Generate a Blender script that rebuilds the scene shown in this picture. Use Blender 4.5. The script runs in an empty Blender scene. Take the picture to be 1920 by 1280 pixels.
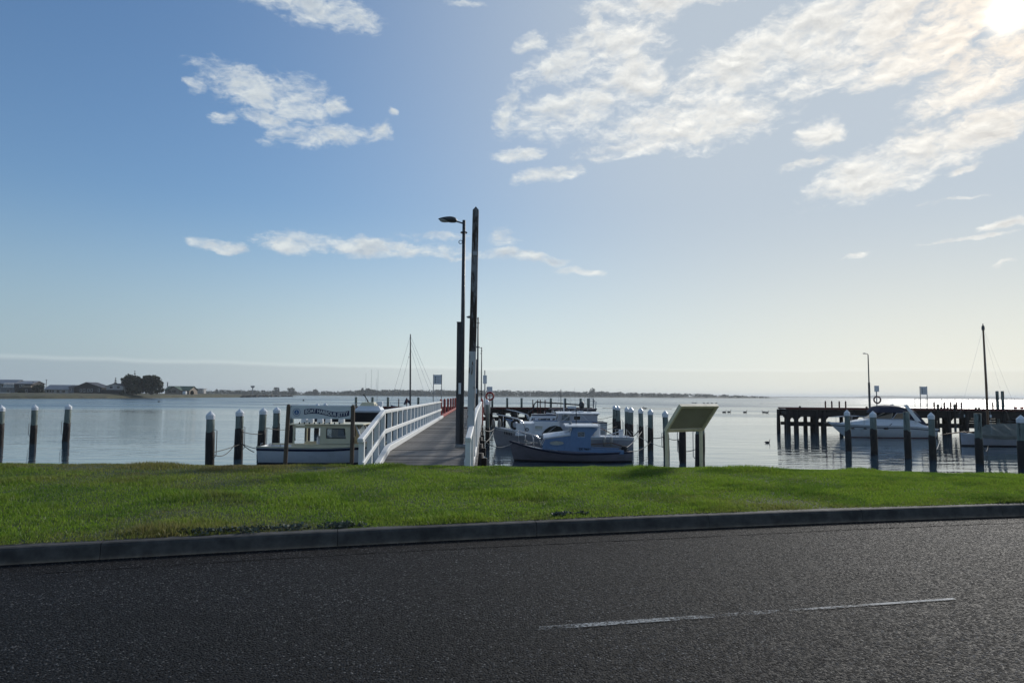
import bpy, bmesh, math, random
import numpy as np
from mathutils import Vector, Matrix

S = bpy.context.scene
COL = S.collection
random.seed(7)
RNG = np.random.default_rng(7)
R = math.radians

# ------------------------------------------------------------------ camera
EYE = 1.6                       # metres above the road
FPX, PITCH, ROLL = 1320.0, R(4.375), R(0.355)
cam_data = bpy.data.cameras.new("camera")
cam_data.sensor_width = 36.0
cam_data.lens = 36.0 * FPX / 1920.0
cam_data.clip_start = 0.05
cam_data.clip_end = 60000.0
cam = bpy.data.objects.new("camera", cam_data)
COL.objects.link(cam)
cam.matrix_world = Matrix.Translation((0, 0, EYE)) @ Matrix.Rotation(math.pi/2 + PITCH, 4, 'X') @ Matrix.Rotation(ROLL, 4, 'Z')
S.camera = cam

def ray(px, py):
    x, y = (px-960)/FPX, -(py-640)/FPX
    c, s = math.cos(ROLL), math.sin(ROLL)
    x, y = x*c - y*s, x*s + y*c
    return Vector((x, math.cos(PITCH)-y*math.sin(PITCH), math.sin(PITCH)+y*math.cos(PITCH)))
def at(px, py, Y):              # survey: the point at distance Y seen at a spot of the photograph
    d = ray(px, py); t = Y/d.y
    return Vector((d.x*t, Y, EYE + d.z*t))
def atz(px, py, z):             # ... on the level z
    d = ray(px, py); t = (z-EYE)/d.z
    return Vector((d.x*t, d.y*t, z))

# ------------------------------------------------------------------ light
SUN_EL, SUN_AZ = R(24.6), R(36.1)       # azimuth to the right of straight ahead (+Y)
SUN_DIR = Vector((math.sin(SUN_AZ)*math.cos(SUN_EL), math.cos(SUN_AZ)*math.cos(SUN_EL), math.sin(SUN_EL)))
sun_data = bpy.data.lights.new("sun", 'SUN')
sun_data.energy = 2.8
sun_data.angle = R(8.0)          # the sun stands behind thin cloud
sun_data.color = (1.0, 0.955, 0.89)
sun = bpy.data.objects.new("sun", sun_data)
COL.objects.link(sun)
sun.rotation_euler = SUN_DIR.to_track_quat('Z', 'Y').to_euler()
sun.location = SUN_DIR * 60

vs = S.view_settings
vs.view_transform = 'Standard'; vs.look = 'None'; vs.exposure = 0.22; vs.gamma = 1.0; vs.use_curve_mapping = False
S.cycles.use_denoising = True
S.cycles.max_bounces = 8
S.cycles.caustics_reflective = False
S.cycles.caustics_refractive = False
S.cycles.sample_clamp_indirect = 4.0

# ------------------------------------------------------------------ sky
world = bpy.data.worlds.new("World"); S.world = world; world.use_nodes = True
SKY_STRENGTH = 0.12
VEIL = 0.09
world.cycles.sampling_method = 'MANUAL'; world.cycles.sample_map_resolution = 512
def build_sky():
    nt = world.node_tree; N = nt.nodes; L = nt.links; N.clear()
    def node(t, **kw):
        n = N.new(t)
        for k, v in kw.items(): setattr(n, k, v)
        return n
    def put(sock, v):
        if hasattr(v, 'is_output'): L.new(v, sock)
        else: sock.default_value = v
    def m(op, a, b=0.0, c=0.0, clamp=False):
        n = node('ShaderNodeMath', operation=op, use_clamp=clamp)
        put(n.inputs[0], a); put(n.inputs[1], b); put(n.inputs[2], c)
        return n.outputs[0]
    def sstep(v, lo, hi, a=0.0, b=1.0):
        n = node('ShaderNodeMapRange', interpolation_type='SMOOTHSTEP')
        put(n.inputs[0], v); put(n.inputs[1], lo); put(n.inputs[2], hi); put(n.inputs[3], a); put(n.inputs[4], b)
        return n.outputs[0]
    def mixc(f, a, b, blend='MIX'):
        n = node('ShaderNodeMix', data_type='RGBA', blend_type=blend)
        put(n.inputs[0], f); put(n.inputs[6], a); put(n.inputs[7], b)
        return n.outputs[2]
    out = node('ShaderNodeOutputWorld'); bg = node('ShaderNodeBackground')
    bg.inputs[1].default_value = SKY_STRENGTH
    L.new(bg.outputs[0], out.inputs[0])
    sky = node('ShaderNodeTexSky', sky_type='NISHITA')
    sky.sun_disc = False; sky.sun_elevation = SUN_EL; sky.sun_rotation = SUN_AZ
    sky.altitude = 0.0; sky.air_density = 1.0; sky.dust_density = 0.15; sky.ozone_density = 2.5
    tc = node('ShaderNodeTexCoord'); sep = node('ShaderNodeSeparateXYZ')
    L.new(tc.outputs['Generated'], sep.inputs[0])
    az = m('ARCTAN2', sep.outputs[0], sep.outputs[1])
    el = m('ARCSINE', m('MINIMUM', m('MAXIMUM', sep.outputs[2], -1.0), 1.0))
    cmb = node('ShaderNodeCombineXYZ'); L.new(az, cmb.inputs[0]); L.new(el, cmb.inputs[1])
    P = cmb.outputs[0]
    def azel(px, py):
        d = ray(px, py).normalized(); return math.atan2(d.x, d.y), math.asin(d.z)
    warp = node('ShaderNodeTexNoise'); warp.inputs['Scale'].default_value = 20; warp.inputs['Detail'].default_value = 5; warp.inputs['Roughness'].default_value = .55
    L.new(P, warp.inputs['Vector'])
    w1 = node('ShaderNodeVectorMath', operation='MULTIPLY_ADD')
    L.new(warp.outputs['Color'], w1.inputs[0]); w1.inputs[1].default_value = (.035, .022, 0); L.new(P, w1.inputs[2])
    w0 = node('ShaderNodeVectorMath', operation='MULTIPLY_ADD')
    L.new(warp.outputs['Color'], w0.inputs[0]); w0.inputs[1].default_value = (.060, .026, 0); L.new(P, w0.inputs[2])
    wsep = node('ShaderNodeSeparateXYZ'); L.new(w0.outputs[0], wsep.inputs[0])
    waz, wel = m('SUBTRACT', wsep.outputs[0], .030), m('SUBTRACT', wsep.outputs[1], .013)
    # where the clouds lie: (x, y, half width, half height, tilt up to the right, heaviness)
    blobs = [
        (575, 8, 125, 38, -6, 1), (640, 34, 75, 22, -4, .9), (865, 4, 40, 10, 0, .7),
        (475, 168, 100, 36, -6, 1), (555, 190, 62, 44, -35, 1), (505, 226, 60, 16, -4, 1), (600, 256, 88, 20, 8, 1.05),
        (632, 200, 28, 18, 0, 1.1), (714, 248, 26, 17, 0, .95), (372, 160, 26, 18, 20, .7), (732, 210, 12, 12, 0, .8), (420, 222, 24, 14, 0, .8),
        (690, 461, 178, 17, -2, 1.15), (545, 458, 50, 17, 0, 1.05), (405, 460, 60, 11, -4, 1.05), (800, 442, 60, 12, 0, .75), (850, 482, 40, 5, 0, .8),
        (938, 446, 34, 18, 0, .72), (968, 480, 52, 12, -5, 1.1), (1045, 490, 32, 8, 0, .9), (1085, 507, 42, 8, -4, 1.05),
        (1120, 92, 135, 42, 18, 1.15), (1200, 70, 50, 26, 0, 1.1), (1190, 150, 60, 52, 30, 1.15), (1065, 206, 105, 42, 14, 1.2), (950, 212, 34, 32, 30, 1), (1000, 80, 30, 20, 20, .8),
        (1300, 232, 155, 44, 2, 1.2), (1210, 275, 110, 18, 4, 1), (978, 292, 42, 14, 0, 1.05), (1028, 328, 66, 14, 9, 1.05), (1150, 292, 60, 12, 0, .75),
        (1200, 12, 105, 22, 0, 1.1), (1120, 45, 30, 18, 60, 1), (1320, 2, 80, 14, 0, .9),
        (1400, 120, 165, 52, 20, 1.2), (1520, 60, 130, 46, 24, 1.2), (1640, 40, 140, 52, 20, 1.2), (1570, 128, 120, 34, 14, 1.1), (1690, 110, 90, 34, 20, 1.15),
        (1800, 30, 150, 60, 30, 1.25), (1850, 130, 150, 52, 18, 1.2), (1790, 175, 70, 22, 12, 1.05),
        (1690, 300, 185, 46, 14, 1.2), (1840, 248, 130, 34, 16, 1.15), (1660, 340, 95, 24, 4, 1.05), (1536, 246, 44, 26, 20, .9), (1515, 308, 50, 10, 10, 1), (1800, 322, 40, 8, 18, .8),
        (1810, 446, 90, 5, 3, .75), (1890, 418, 50, 8, 5, .75), (1780, 380, 80, 5, 4, .5), (1880, 496, 22, 6, 12, .75), (1612, 479, 28, 5, 8, .5),
    ]
    qc = node('ShaderNodeCombineXYZ'); L.new(m('MULTIPLY', waz, waz), qc.inputs[0]); L.new(m('MULTIPLY', waz, wel), qc.inputs[1]); L.new(m('MULTIPLY', wel, wel), qc.inputs[2])
    lc = node('ShaderNodeCombineXYZ'); L.new(waz, lc.inputs[0]); L.new(wel, lc.inputs[1]); lc.inputs[2].default_value = 1.0
    QUAD, LIN = qc.outputs[0], lc.outputs[0]
    def dot(v, k):
        n = node('ShaderNodeVectorMath', operation='DOT_PRODUCT'); L.new(v, n.inputs[0]); n.inputs[1].default_value = k
        return n.outputs['Value']
    D = None
    for (px, py, rx, ry, tilt, wgt) in blobs:
        a0, e0 = azel(px, py)
        ra = abs(azel(px+5, py)[0]-azel(px-5, py)[0])/10*rx
        re = abs(azel(px, py-5)[1]-azel(px, py+5)[1])/10*ry
        c, sn = math.cos(R(tilt)), math.sin(R(tilt))
        # weight minus squared elliptic distance, as one quadratic form of (azimuth, elevation)
        A, B, C2 = (c/ra)**2 + (sn/re)**2, 2*c*sn*(1/ra**2 - 1/re**2), (sn/ra)**2 + (c/re)**2
        q1 = dot(QUAD, (-A, -B, -C2))
        q2 = dot(LIN, (2*A*a0 + B*e0, 2*C2*e0 + B*a0, wgt + .12 - (A*a0*a0 + B*a0*e0 + C2*e0*e0)))
        d = m('ADD', q1, q2)
        D = d if D is None else m('MAXIMUM', D, d)
    # beyond the frame the same kind of broken cloud goes on
    big = node('ShaderNodeTexNoise'); big.inputs['Scale'].default_value = 3.2; big.inputs['Detail'].default_value = 3
    L.new(tc.outputs['Generated'], big.inputs['Vector'])
    generic = m('MULTIPLY_ADD', big.outputs['Fac'], 5.0, -2.75)
    outside = m('MAXIMUM', sstep(m('ABSOLUTE', az), .66, .76), sstep(el, .53, .60))
    low = sstep(el, .02, .12)
    generic = m('MULTIPLY_ADD', m('SUBTRACT', 1.0, low), -3.0, generic)
    D = m('MINIMUM', m('MULTIPLY_ADD', m('MAXIMUM', D, -1.6), 1.1, .1), 1.2)
    D = m('ADD', m('MULTIPLY', D, m('SUBTRACT', 1.0, outside)), m('MULTIPLY', generic, outside))
    # torn edges: fractal noise drawn out along the wind, warped
    def fbm(off, scale, detail, rough, sy):
        mp = node('ShaderNodeMapping'); L.new(w1.outputs[0], mp.inputs[0])
        mp.inputs[1].default_value = (off[0], off[1], off[2]); mp.inputs[2].default_value = (0, 0, R(-27)); mp.inputs[3].default_value = (1, sy, 1)
        n = node('ShaderNodeTexNoise'); n.inputs['Scale'].default_value = scale; n.inputs['Detail'].default_value = detail; n.inputs['Roughness'].default_value = rough
        L.new(mp.outputs[0], n.inputs['Vector'])
        return n.outputs['Fac']
    n1 = fbm((0, 0, 0), 17, 9, .60, 1.9)
    n2 = fbm((.004, .012, 0), 17, 5, .56, 1.9)       # a little towards the sun
    n3 = fbm((3, 1, 0), 60, 6, .65, 2.6)
    f = m('ADD', D, m('MULTIPLY_ADD', n1, 4.6, -2.45))
    f = m('ADD', f, m('MULTIPLY_ADD', n3, 2.6, -1.3))
    dens = sstep(f, -.55, 1.55)
    thick = sstep(f, .5, 2.2)
    # angle to the sun
    dt = node('ShaderNodeVectorMath', operation='DOT_PRODUCT'); L.new(tc.outputs['Generated'], dt.inputs[0]); dt.inputs[1].default_value = SUN_DIR
    cosg = m('MAXIMUM', dt.outputs['Value'], 0.0)
    near = m('POWER', cosg, 9.0)
    nearer = m('POWER', cosg, 130.0)
    core = m('MULTIPLY', m('POWER', cosg, 11000.0), m('MULTIPLY_ADD', thick, -.55, 1.0))
    lit = m('MULTIPLY_ADD', m('SUBTRACT', n1, n2), 2.6, .62, clamp=True)
    dark = m('MULTIPLY', thick, m('SUBTRACT', 1.0, m('MULTIPLY', lit, .9)))
    K = 1.0/SKY_STRENGTH
    def col(r, g, b): return (r*K, g*K, b*K, 1)
    c_far = mixc(lit, col(.34, .42, .52), col(.66, .70, .70))
    c_near = mixc(lit, col(.56, .57, .57), col(.90, .89, .84))
    ccol = mixc(sstep(near, .03, .55), c_far, c_near)
    ccol = mixc(m('MULTIPLY', dark, .55), ccol, col(.33, .35, .37))
    ccol = mixc(m('MULTIPLY', nearer, m('MULTIPLY_ADD', thick, -.55, 1.0)), ccol, col(.24, .12, -.06), 'ADD')
    # thin high veil evens out the glare on the sun's side
    lum = dot(sky.outputs[0], (.25, .45, .30))
    div = m('MULTIPLY_ADD', lum, VEIL, 1.0)
    dv = node('ShaderNodeVectorMath', operation='SCALE'); L.new(sky.outputs[0], dv.inputs[0]); L.new(m('DIVIDE', 1.0, div), dv.inputs['Scale'])
    hs = node('ShaderNodeHueSaturation'); hs.inputs['Saturation'].default_value = 1.10; hs.inputs['Value'].default_value = 1.02
    L.new(dv.outputs[0], hs.inputs['Color'])
    murk = mixc(sstep(az, .0, .60), mixc(sstep(az, -.70, .08), col(.29, .385, .465), col(.62, .69, .70)), col(.80, .79, .69))
    veiled = mixc(sstep(m('POWER', cosg, 4.0), .02, .85, 0.0, .80), hs.outputs[0], col(.48, .53, .565))
    base = mixc(sstep(el, .27, -.03, 0.0, .92), veiled, murk)
    # level cloud bank low over the horizon
    bn = node('ShaderNodeTexNoise'); bn.noise_dimensions = '1D'; bn.inputs['Scale'].default_value = 9; bn.inputs['Detail'].default_value = 5
    L.new(az, bn.inputs['W'])
    edge = m('ADD', m('MULTIPLY_ADD', az, -.006, .0385), m('MULTIPLY_ADD', bn.outputs['Fac'], .007, -.0035))
    dd = m('SUBTRACT', edge, el)
    bank = sstep(dd, 0.0, .004)
    rim = m('MULTIPLY', sstep(dd, -.004, .001), sstep(dd, .006, .0))
    base = mixc(m('MULTIPLY', bank, .28), base, mixc(sstep(az, -.6, .5), col(.24, .29, .35), col(.60, .60, .54)))
    base = mixc(m('MULTIPLY', rim, .16), base, col(.80, .82, .80))
    fin = mixc(m('MULTIPLY', dens, .93), base, ccol)
    fin = mixc(1.0, fin, mixc(core, (0, 0, 0, 1), col(2.6, 2.2, 1.6)), 'ADD')
    L.new(fin, bg.inputs[0])
build_sky()

# ------------------------------------------------------------------ helpers
MATS = {}
def nodes_of(name):
    mt = bpy.data.materials.new(name); mt.use_nodes = True
    nt = mt.node_tree
    return mt, nt, nt.nodes["Principled BSDF"]
def mat(name, c1, c2=None, scale=6.0, detail=6.0, rough=.6, bump=0.0, bscale=None, metal=0.0, stretch=(1, 1, 1), lo=.35, hi=.65, rvar=.12, spec=.4, c3=None, scale3=1.5, lo3=.55, hi3=.7, dist=.02):
    """procedural paint / timber / metal: two tones broken up by noise, optional third tone in blotches, relief and uneven gloss"""
    if name in MATS: return MATS[name]
    mt, nt, b = nodes_of(name); N, L = nt.nodes, nt.links
    tc = N.new('ShaderNodeTexCoord'); mp = N.new('ShaderNodeMapping'); mp.inputs[3].default_value = stretch
    L.new(tc.outputs['Object'], mp.inputs[0])
    nz = N.new('ShaderNodeTexNoise'); nz.inputs['Scale'].default_value = scale; nz.inputs['Detail'].default_value = detail; nz.inputs['Roughness'].default_value = .62
    L.new(mp.outputs[0], nz.inputs['Vector'])
    cr = N.new('ShaderNodeMapRange'); cr.inputs[1].default_value = lo; cr.inputs[2].default_value = hi
    L.new(nz.outputs['Fac'], cr.inputs[0])
    c2 = c2 or tuple(v*.8 for v in c1)
    mx = N.new('ShaderNodeMix'); mx.data_type = 'RGBA'
    L.new(cr.outputs[0], mx.inputs[0]); mx.inputs[6].default_value = (*c1, 1); mx.inputs[7].default_value = (*c2, 1)
    col = mx.outputs[2]
    if c3:
        n3 = N.new('ShaderNodeTexNoise'); n3.inputs['Scale'].default_value = scale3; n3.inputs['Detail'].default_value = 7; n3.inputs['Roughness'].default_value = .65
        L.new(mp.outputs[0], n3.inputs['Vector'])
        r3 = N.new('ShaderNodeMapRange'); r3.inputs[1].default_value = lo3; r3.inputs[2].default_value = hi3
        L.new(n3.outputs['Fac'], r3.inputs[0])
        m3 = N.new('ShaderNodeMix'); m3.data_type = 'RGBA'
        L.new(r3.outputs[0], m3.inputs[0]); L.new(col, m3.inputs[6]); m3.inputs[7].default_value = (*c3, 1)
        col = m3.outputs[2]
    L.new(col, b.inputs['Base Color'])
    rr = N.new('ShaderNodeMapRange'); rr.inputs[3].default_value = max(0, rough-rvar); rr.inputs[4].default_value = min(1, rough+rvar)
    L.new(nz.outputs['Fac'], rr.inputs[0]); L.new(rr.outputs[0], b.inputs['Roughness'])
    b.inputs['Metallic'].default_value = metal
    b.inputs['Specular IOR Level'].default_value = spec
    if bump:
        nb = N.new('ShaderNodeTexNoise'); nb.inputs['Scale'].default_value = bscale or scale*4; nb.inputs['Detail'].default_value = 5
        L.new(mp.outputs[0], nb.inputs['Vector'])
        bp = N.new('ShaderNodeBump'); bp.inputs['Strength'].default_value = bump; bp.inputs['Distance'].default_value = dist
        L.new(nb.outputs['Fac'], bp.inputs['Height']); L.new(bp.outputs[0], b.inputs['Normal'])
    MATS[name] = mt
    return mt

def obj(name, me, material=None, parent=None, loc=(0, 0, 0), rot=(0, 0, 0), smooth=False):
    if isinstance(me, bmesh.types.BMesh):
        bm = me; me = bpy.data.meshes.new(name); bm.to_mesh(me); bm.free()
    if smooth:
        me.polygons.foreach_set('use_smooth', [True]*len(me.polygons))
    if material and not me.materials: me.materials.append(material)
    o = bpy.data.objects.new(name, me); COL.objects.link(o)
    o.location = loc; o.rotation_euler = rot
    if parent: o.parent = parent
    return o
def thing(name, label, cat, loc=(0, 0, 0), rz=0.0, group=None):
    o = bpy.data.objects.new(name, None); COL.objects.link(o); o.empty_display_size = .2
    o.location = loc; o.rotation_euler = (0, 0, rz); o['label'] = label; o['category'] = cat
    if group: o['group'] = group
    return o
def tag(o, label, cat, group=None):
    o['label'] = label; o['category'] = cat
    if group: o['group'] = group
    return o
def kind(o, k): o['kind'] = k; return o
def pydata(name, v, f):
    me = bpy.data.meshes.new(name); me.from_pydata([tuple(p) for p in v], [], f); me.update(); return me
def B(bm=None): return bm or bmesh.new()
def add_box(bm, c, s, rot=None, bevel=0.0):
    """box centred at c with size s"""
    mt = Matrix.Translation(c) @ (rot if rot is not None else Matrix.Identity(4)) @ Matrix.Diagonal((s[0], s[1], s[2], 1))
    r = bmesh.ops.create_cube(bm, size=1.0, matrix=mt)
    if bevel:
        es = list({e for v in r['verts'] for e in v.link_edges})
        bmesh.ops.bevel(bm, geom=es, offset=bevel, segments=1, affect='EDGES', clamp_overlap=True)
    return bm
def box(c, s, rot=None, bevel=0.0): return add_box(bmesh.new(), c, s, rot, bevel)
def add_beam(bm, a, b, w, h, bevel=0.0):
    """rectangular bar from a to b, w wide (level), h high"""
    a, b = Vector(a), Vector(b); d = b-a
    y = d.normalized(); up = Vector((0, 0, 1))
    if abs(y.dot(up)) > .999: up = Vector((0, 1, 0))
    x = y.cross(up).normalized(); z = x.cross(y)
    rot = Matrix((x, y, z)).transposed().to_4x4()
    return add_box(bm, (a+b)/2, (w, d.length, h), rot, bevel)
def add_tube(bm, pts, r, n=6, caps=True):
    """round tube through points; r a number or one per point"""
    pts = [Vector(p) for p in pts]; rs = r if hasattr(r, '__len__') else [r]*len(pts)
    rings = []; prev = None
    for i, p in enumerate(pts):
        t = (pts[min(i+1, len(pts)-1)] - pts[max(i-1, 0)])
        if t.length < 1e-9: t = Vector((0, 0, 1))
        t.normalize()
        if prev is None:
            ref = Vector((0, 0, 1)) if abs(t.z) < .9 else Vector((1, 0, 0))
            u = t.cross(ref).normalized()
        else:
            u = (prev - t*prev.dot(t))
            u = u.normalized() if u.length > 1e-6 else t.orthogonal().normalized()
        prev = u; v = t.cross(u)
        rings.append([bm.verts.new(p + (u*math.cos(2*math.pi*k/n) + v*math.sin(2*math.pi*k/n))*rs[i]) for k in range(n)])
    for a, b in zip(rings, rings[1:]):
        for k in range(n): bm.faces.new((a[k], a[(k+1) % n], b[(k+1) % n], b[k]))
    if caps:
        bm.faces.new(rings[0][::-1]); bm.faces.new(rings[-1])
    return bm
def tube(pts, r, n=6): return add_tube(bmesh.new(), pts, r, n)
def add_lathe(bm, prof, n=12, c=(0, 0, 0)):
    """surface of revolution about z: prof = [(radius, z)...]"""
    c = Vector(c); rings = []
    for r, z in prof:
        if r < 1e-5: rings.append([bm.verts.new(c+Vector((0, 0, z)))])
        else: rings.append([bm.verts.new(c+Vector((r*math.cos(2*math.pi*k/n), r*math.sin(2*math.pi*k/n), z))) for k in range(n)])
    for a, b in zip(rings, rings[1:]):
        for k in range(n):
            q = [a[k % len(a)], a[(k+1) % len(a)], b[(k+1) % len(b)], b[k % len(b)]]
            q2 = []
            for v in q:
                if v not in q2: q2.append(v)
            if len(q2) > 2: bm.faces.new(q2)
    return bm
def add_prism(bm, pts, axis_vec):
    """polygon (3-D points) extruded along a vector"""
    a = [bm.verts.new(p) for p in pts]; b = [bm.verts.new(Vector(p)+Vector(axis_vec)) for p in pts]
    n = len(a)
    bm.faces.new(a[::-1]); bm.faces.new(b)
    for k in range(n): bm.faces.new((a[k], a[(k+1) % n], b[(k+1) % n], b[k]))
    bmesh.ops.recalc_face_normals(bm, faces=bm.faces[:])
    return bm
def sag(a, b, drop, n=10):
    a, b = Vector(a), Vector(b)
    return [a.lerp(b, i/n) - Vector((0, 0, drop*4*(i/n)*(1-i/n))) for i in range(n+1)]
def torus(bm, c, R0, r, axis='y', n=18, k=6):
    c = Vector(c); pts = []
    for i in range(n+1):
        t = 2*math.pi*i/n
        p = {'y': (math.cos(t), 0, math.sin(t)), 'z': (math.cos(t), math.sin(t), 0), 'x': (0, math.cos(t), math.sin(t))}[axis]
        pts.append(c+Vector(p)*R0)
    return add_tube(bm, pts, r, k, caps=False)
def text_mesh(s, size, extrude=.002, bold=0.0):
    cu = bpy.data.curves.new('text', 'FONT'); cu.body = s; cu.size = size; cu.extrude = extrude; cu.offset = bold
    cu.align_x = 'CENTER'; cu.align_y = 'CENTER'; cu.resolution_u = 3
    o = bpy.data.objects.new('text', cu); COL.objects.link(o)
    dg = bpy.context.evaluated_depsgraph_get()
    me = bpy.data.meshes.new_from_object(o.evaluated_get(dg))
    bpy.data.objects.remove(o); bpy.data.curves.remove(cu)
    me.materials.clear()
    return me
def fbm2(x, y, seed=0, oct=4, f=1.0):
    """cheap smooth pseudo-noise on numpy arrays, about -1..1"""
    r = np.random.default_rng(seed); out = np.zeros(np.broadcast(x, y).shape); a = 1.0; tot = 0
    for o in range(oct):
        for _ in range(4):
            th = r.uniform(0, 2*np.pi); ph = r.uniform(0, 2*np.pi); ff = f*r.uniform(.7, 1.4)
            out += a*.5*np.sin((x*np.cos(th)+y*np.sin(th))*ff+ph)
        tot += a; f *= 2.1; a *= .55
    return out/tot

WATER = -1.6
# ------------------------------------------------------------------ road, kerb, lawn
def kerb_y(x):
    x = np.asarray(x, float); xc = np.clip(x, -9, 9)
    y = 8.13 + .277*xc - .0055*xc*xc
    return y + (x-xc)*(.277 - .011*xc)
def crest_y(x):
    x = np.asarray(x, float)
    return 14.75 - .012*np.clip(x-1, 0, 40)**2 * (x > 1) - .004*np.clip(-x-4, 0, 40)
def lawn_z(x, y):
    z = .15 + .012*fbm2(x, y, 3, 3, .9) + .010*np.clip((y-kerb_y(x)-.3)/3, 0, 1)*fbm2(x*.4, y*.4, 5, 2, .8)
    d = y-(crest_y(x)-.5)
    return z - np.where(d > 0, .10*d*d + .02*d, 0)*1.0

def road_material():
    mt, nt, b = nodes_of('chip_seal'); N, L = nt.nodes, nt.links
    tc = N.new('ShaderNodeTexCoord')
    def vor(scale):
        v = N.new('ShaderNodeTexVoronoi'); v.inputs['Scale'].default_value = scale; L.new(tc.outputs['Object'], v.inputs['Vector']); return v
    def noise(scale, detail=4, rough=.6):
        n = N.new('ShaderNodeTexNoise'); n.inputs['Scale'].default_value = scale; n.inputs['Detail'].default_value = detail; n.inputs['Roughness'].default_value = rough
        L.new(tc.outputs['Object'], n.inputs['Vector']); return n.outputs['Fac']
    def mr(v, a, b_, c=0., d=1.):
        n = N.new('ShaderNodeMapRange'); n.inputs[1].default_value = a; n.inputs[2].default_value = b_; n.inputs[3].default_value = c; n.inputs[4].default_value = d
        L.new(v, n.inputs[0]); return n.outputs[0]
    def mix(f, a, b_):
        n = N.new('ShaderNodeMix'); n.data_type = 'RGBA'
        for s, v in ((0, f), (6, a), (7, b_)):
            if hasattr(v, 'is_output'): L.new(v, n.inputs[s])
            else: n.inputs[s].default_value = v
        return n.outputs[2]
    v1 = vor(62); v2 = vor(170)
    sp = N.new('ShaderNodeSeparateColor'); L.new(v1.outputs['Color'], sp.inputs[0])
    stone = mix(mr(sp.outputs[0], .38, 1.0), (.002, .002, .0024, 1), (.040, .044, .055, 1))
    stone = mix(mr(sp.outputs[1], .90, .98), stone, (.20, .205, .21, 1))       # an odd pale chip
    gaps = mr(v1.outputs['Distance'], .42, .62)
    c = mix(gaps, stone, (.004, .004, .005, 1))
    c = mix(mr(noise(.8, 5), .40, .66, 0, .55), c, (.007, .007, .008, 1))       # bitumen-rich patches
    c = mix(mr(noise(2.2, 6, .7), .60, .75, 0, .35), c, (.038, .038, .038, 1))  # dusty patches
    mpw = N.new('ShaderNodeMapping'); mpw.inputs[2].default_value = (0, 0, R(-14)); mpw.inputs[3].default_value = (.10, 1.1, 1); L.new(tc.outputs['Object'], mpw.inputs[0])
    tw = N.new('ShaderNodeTexNoise'); tw.inputs['Scale'].default_value = 1.0; tw.inputs['Detail'].default_value = 4; L.new(mpw.outputs[0], tw.inputs['Vector'])
    c = mix(mr(tw.outputs['Fac'], .44, .68, 0, .5), c, (.006, .006, .007, 1))     # darker traffic lanes along the road
    L.new(c, b.inputs['Base Color'])
    L.new(mr(sp.outputs[2], 0, 1, .62, .95), b.inputs['Roughness'])
    b.inputs['Specular IOR Level'].default_value = .15
    h = N.new('ShaderNodeMath'); h.operation = 'MULTIPLY_ADD'
    L.new(mr(v1.outputs['Distance'], 0, .62, 1, 0), h.inputs[0]); h.inputs[1].default_value = 1.0
    h2 = N.new('ShaderNodeMath'); h2.operation = 'MULTIPLY_ADD'; L.new(sp.outputs[0], h2.inputs[0]); h2.inputs[1].default_value = .7
    L.new(mr(v2.outputs['Distance'], 0, .6, .3, 0), h2.inputs[2]); L.new(h2.outputs[0], h.inputs[2])
    bp = N.new('ShaderNodeBump'); bp.inputs['Strength'].default_value = 1.0; bp.inputs['Distance'].default_value = .022
    L.new(h.outputs[0], bp.inputs['Height']); L.new(bp.outputs[0], b.inputs['Normal'])
    return mt
ROAD = road_material()
def grid_mesh(name, xs, us, fn):
    """grid over xs and us; fn(x, u) -> (X, Y, Z) arrays"""
    X, U = np.meshgrid(xs, us, indexing='ij'); P = np.stack(fn(X, U), -1).reshape(-1, 3)
    n, k = len(xs), len(us)
    i = np.arange(n-1)[:, None]*k + np.arange(k-1)[None, :]
    f = np.stack([i, i+k, i+k+1, i+1], -1).reshape(-1, 4)
    me = bpy.data.meshes.new(name); me.from_pydata(P.tolist(), [], f.tolist()); me.update()
    return me
xs_r = np.linspace(-70, 70, 141)
me = grid_mesh('road', xs_r, np.linspace(0, 1, 30), lambda x, u: (x, kerb_y(x)-.02 - u*9.5, .0 - .02*u*u))
kind(obj('road', me, ROAD), 'structure')
# verge on the near side of the road and the land behind the camera
VERGE = mat('verge_soil', (.05, .075, .02), (.08, .08, .04), 3, rough=.95, bump=.6, bscale=60)
me = grid_mesh('ground', np.linspace(-600, 600, 25), np.linspace(0, 1, 12), lambda x, u: (x, kerb_y(np.clip(x, -70, 70))-9.4 - 600*u, -.06 + 0*u))
kind(obj('ground', me, VERGE), 'structure')

KERB = mat('kerb_concrete', (.070, .069, .066), (.036, .036, .035), 7, rough=.85, bump=.35, bscale=90, dist=.004, c3=(.022, .022, .021), scale3=2.2, lo3=.48, hi3=.66)
kerb = kind(bpy.data.objects.new('kerb', None), 'structure'); COL.objects.link(kerb)
joints = [.3 + 2.135*k for k in range(-9, 12)]
for a, b in zip(joints, joints[1:]):
    bm = bmesh.new(); prof = [(0, -.10), (.0, .0), (.018, .118), (.030, .141), (.052, .150), (.165, .152), (.165, -.10)]
    rows = []
    for i in range(7):
        x = a + .003 + (b-a-.006)*i/6
        y0 = float(kerb_y(x)); sl = float(kerb_y(x+.01)-kerb_y(x-.01))/.02; nrm = Vector((-sl, 1, 0)).normalized()
        jz = random.uniform(-.0015, .0015)
        rows.append([bm.verts.new(Vector((x, y0, jz))+nrm*p[0]+Vector((0, 0, p[1]))) for p in prof])
    for r0, r1 in zip(rows, rows[1:]):
        for k in range(len(prof)-1): bm.faces.new((r0[k], r1[k], r1[k+1], r0[k+1]))
    bm.faces.new(rows[0]); bm.faces.new(rows[-1][::-1])
    bmesh.ops.recalc_face_normals(bm, faces=bm.faces[:])
    obj('kerb_block', bm, KERB, kerb)
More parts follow.
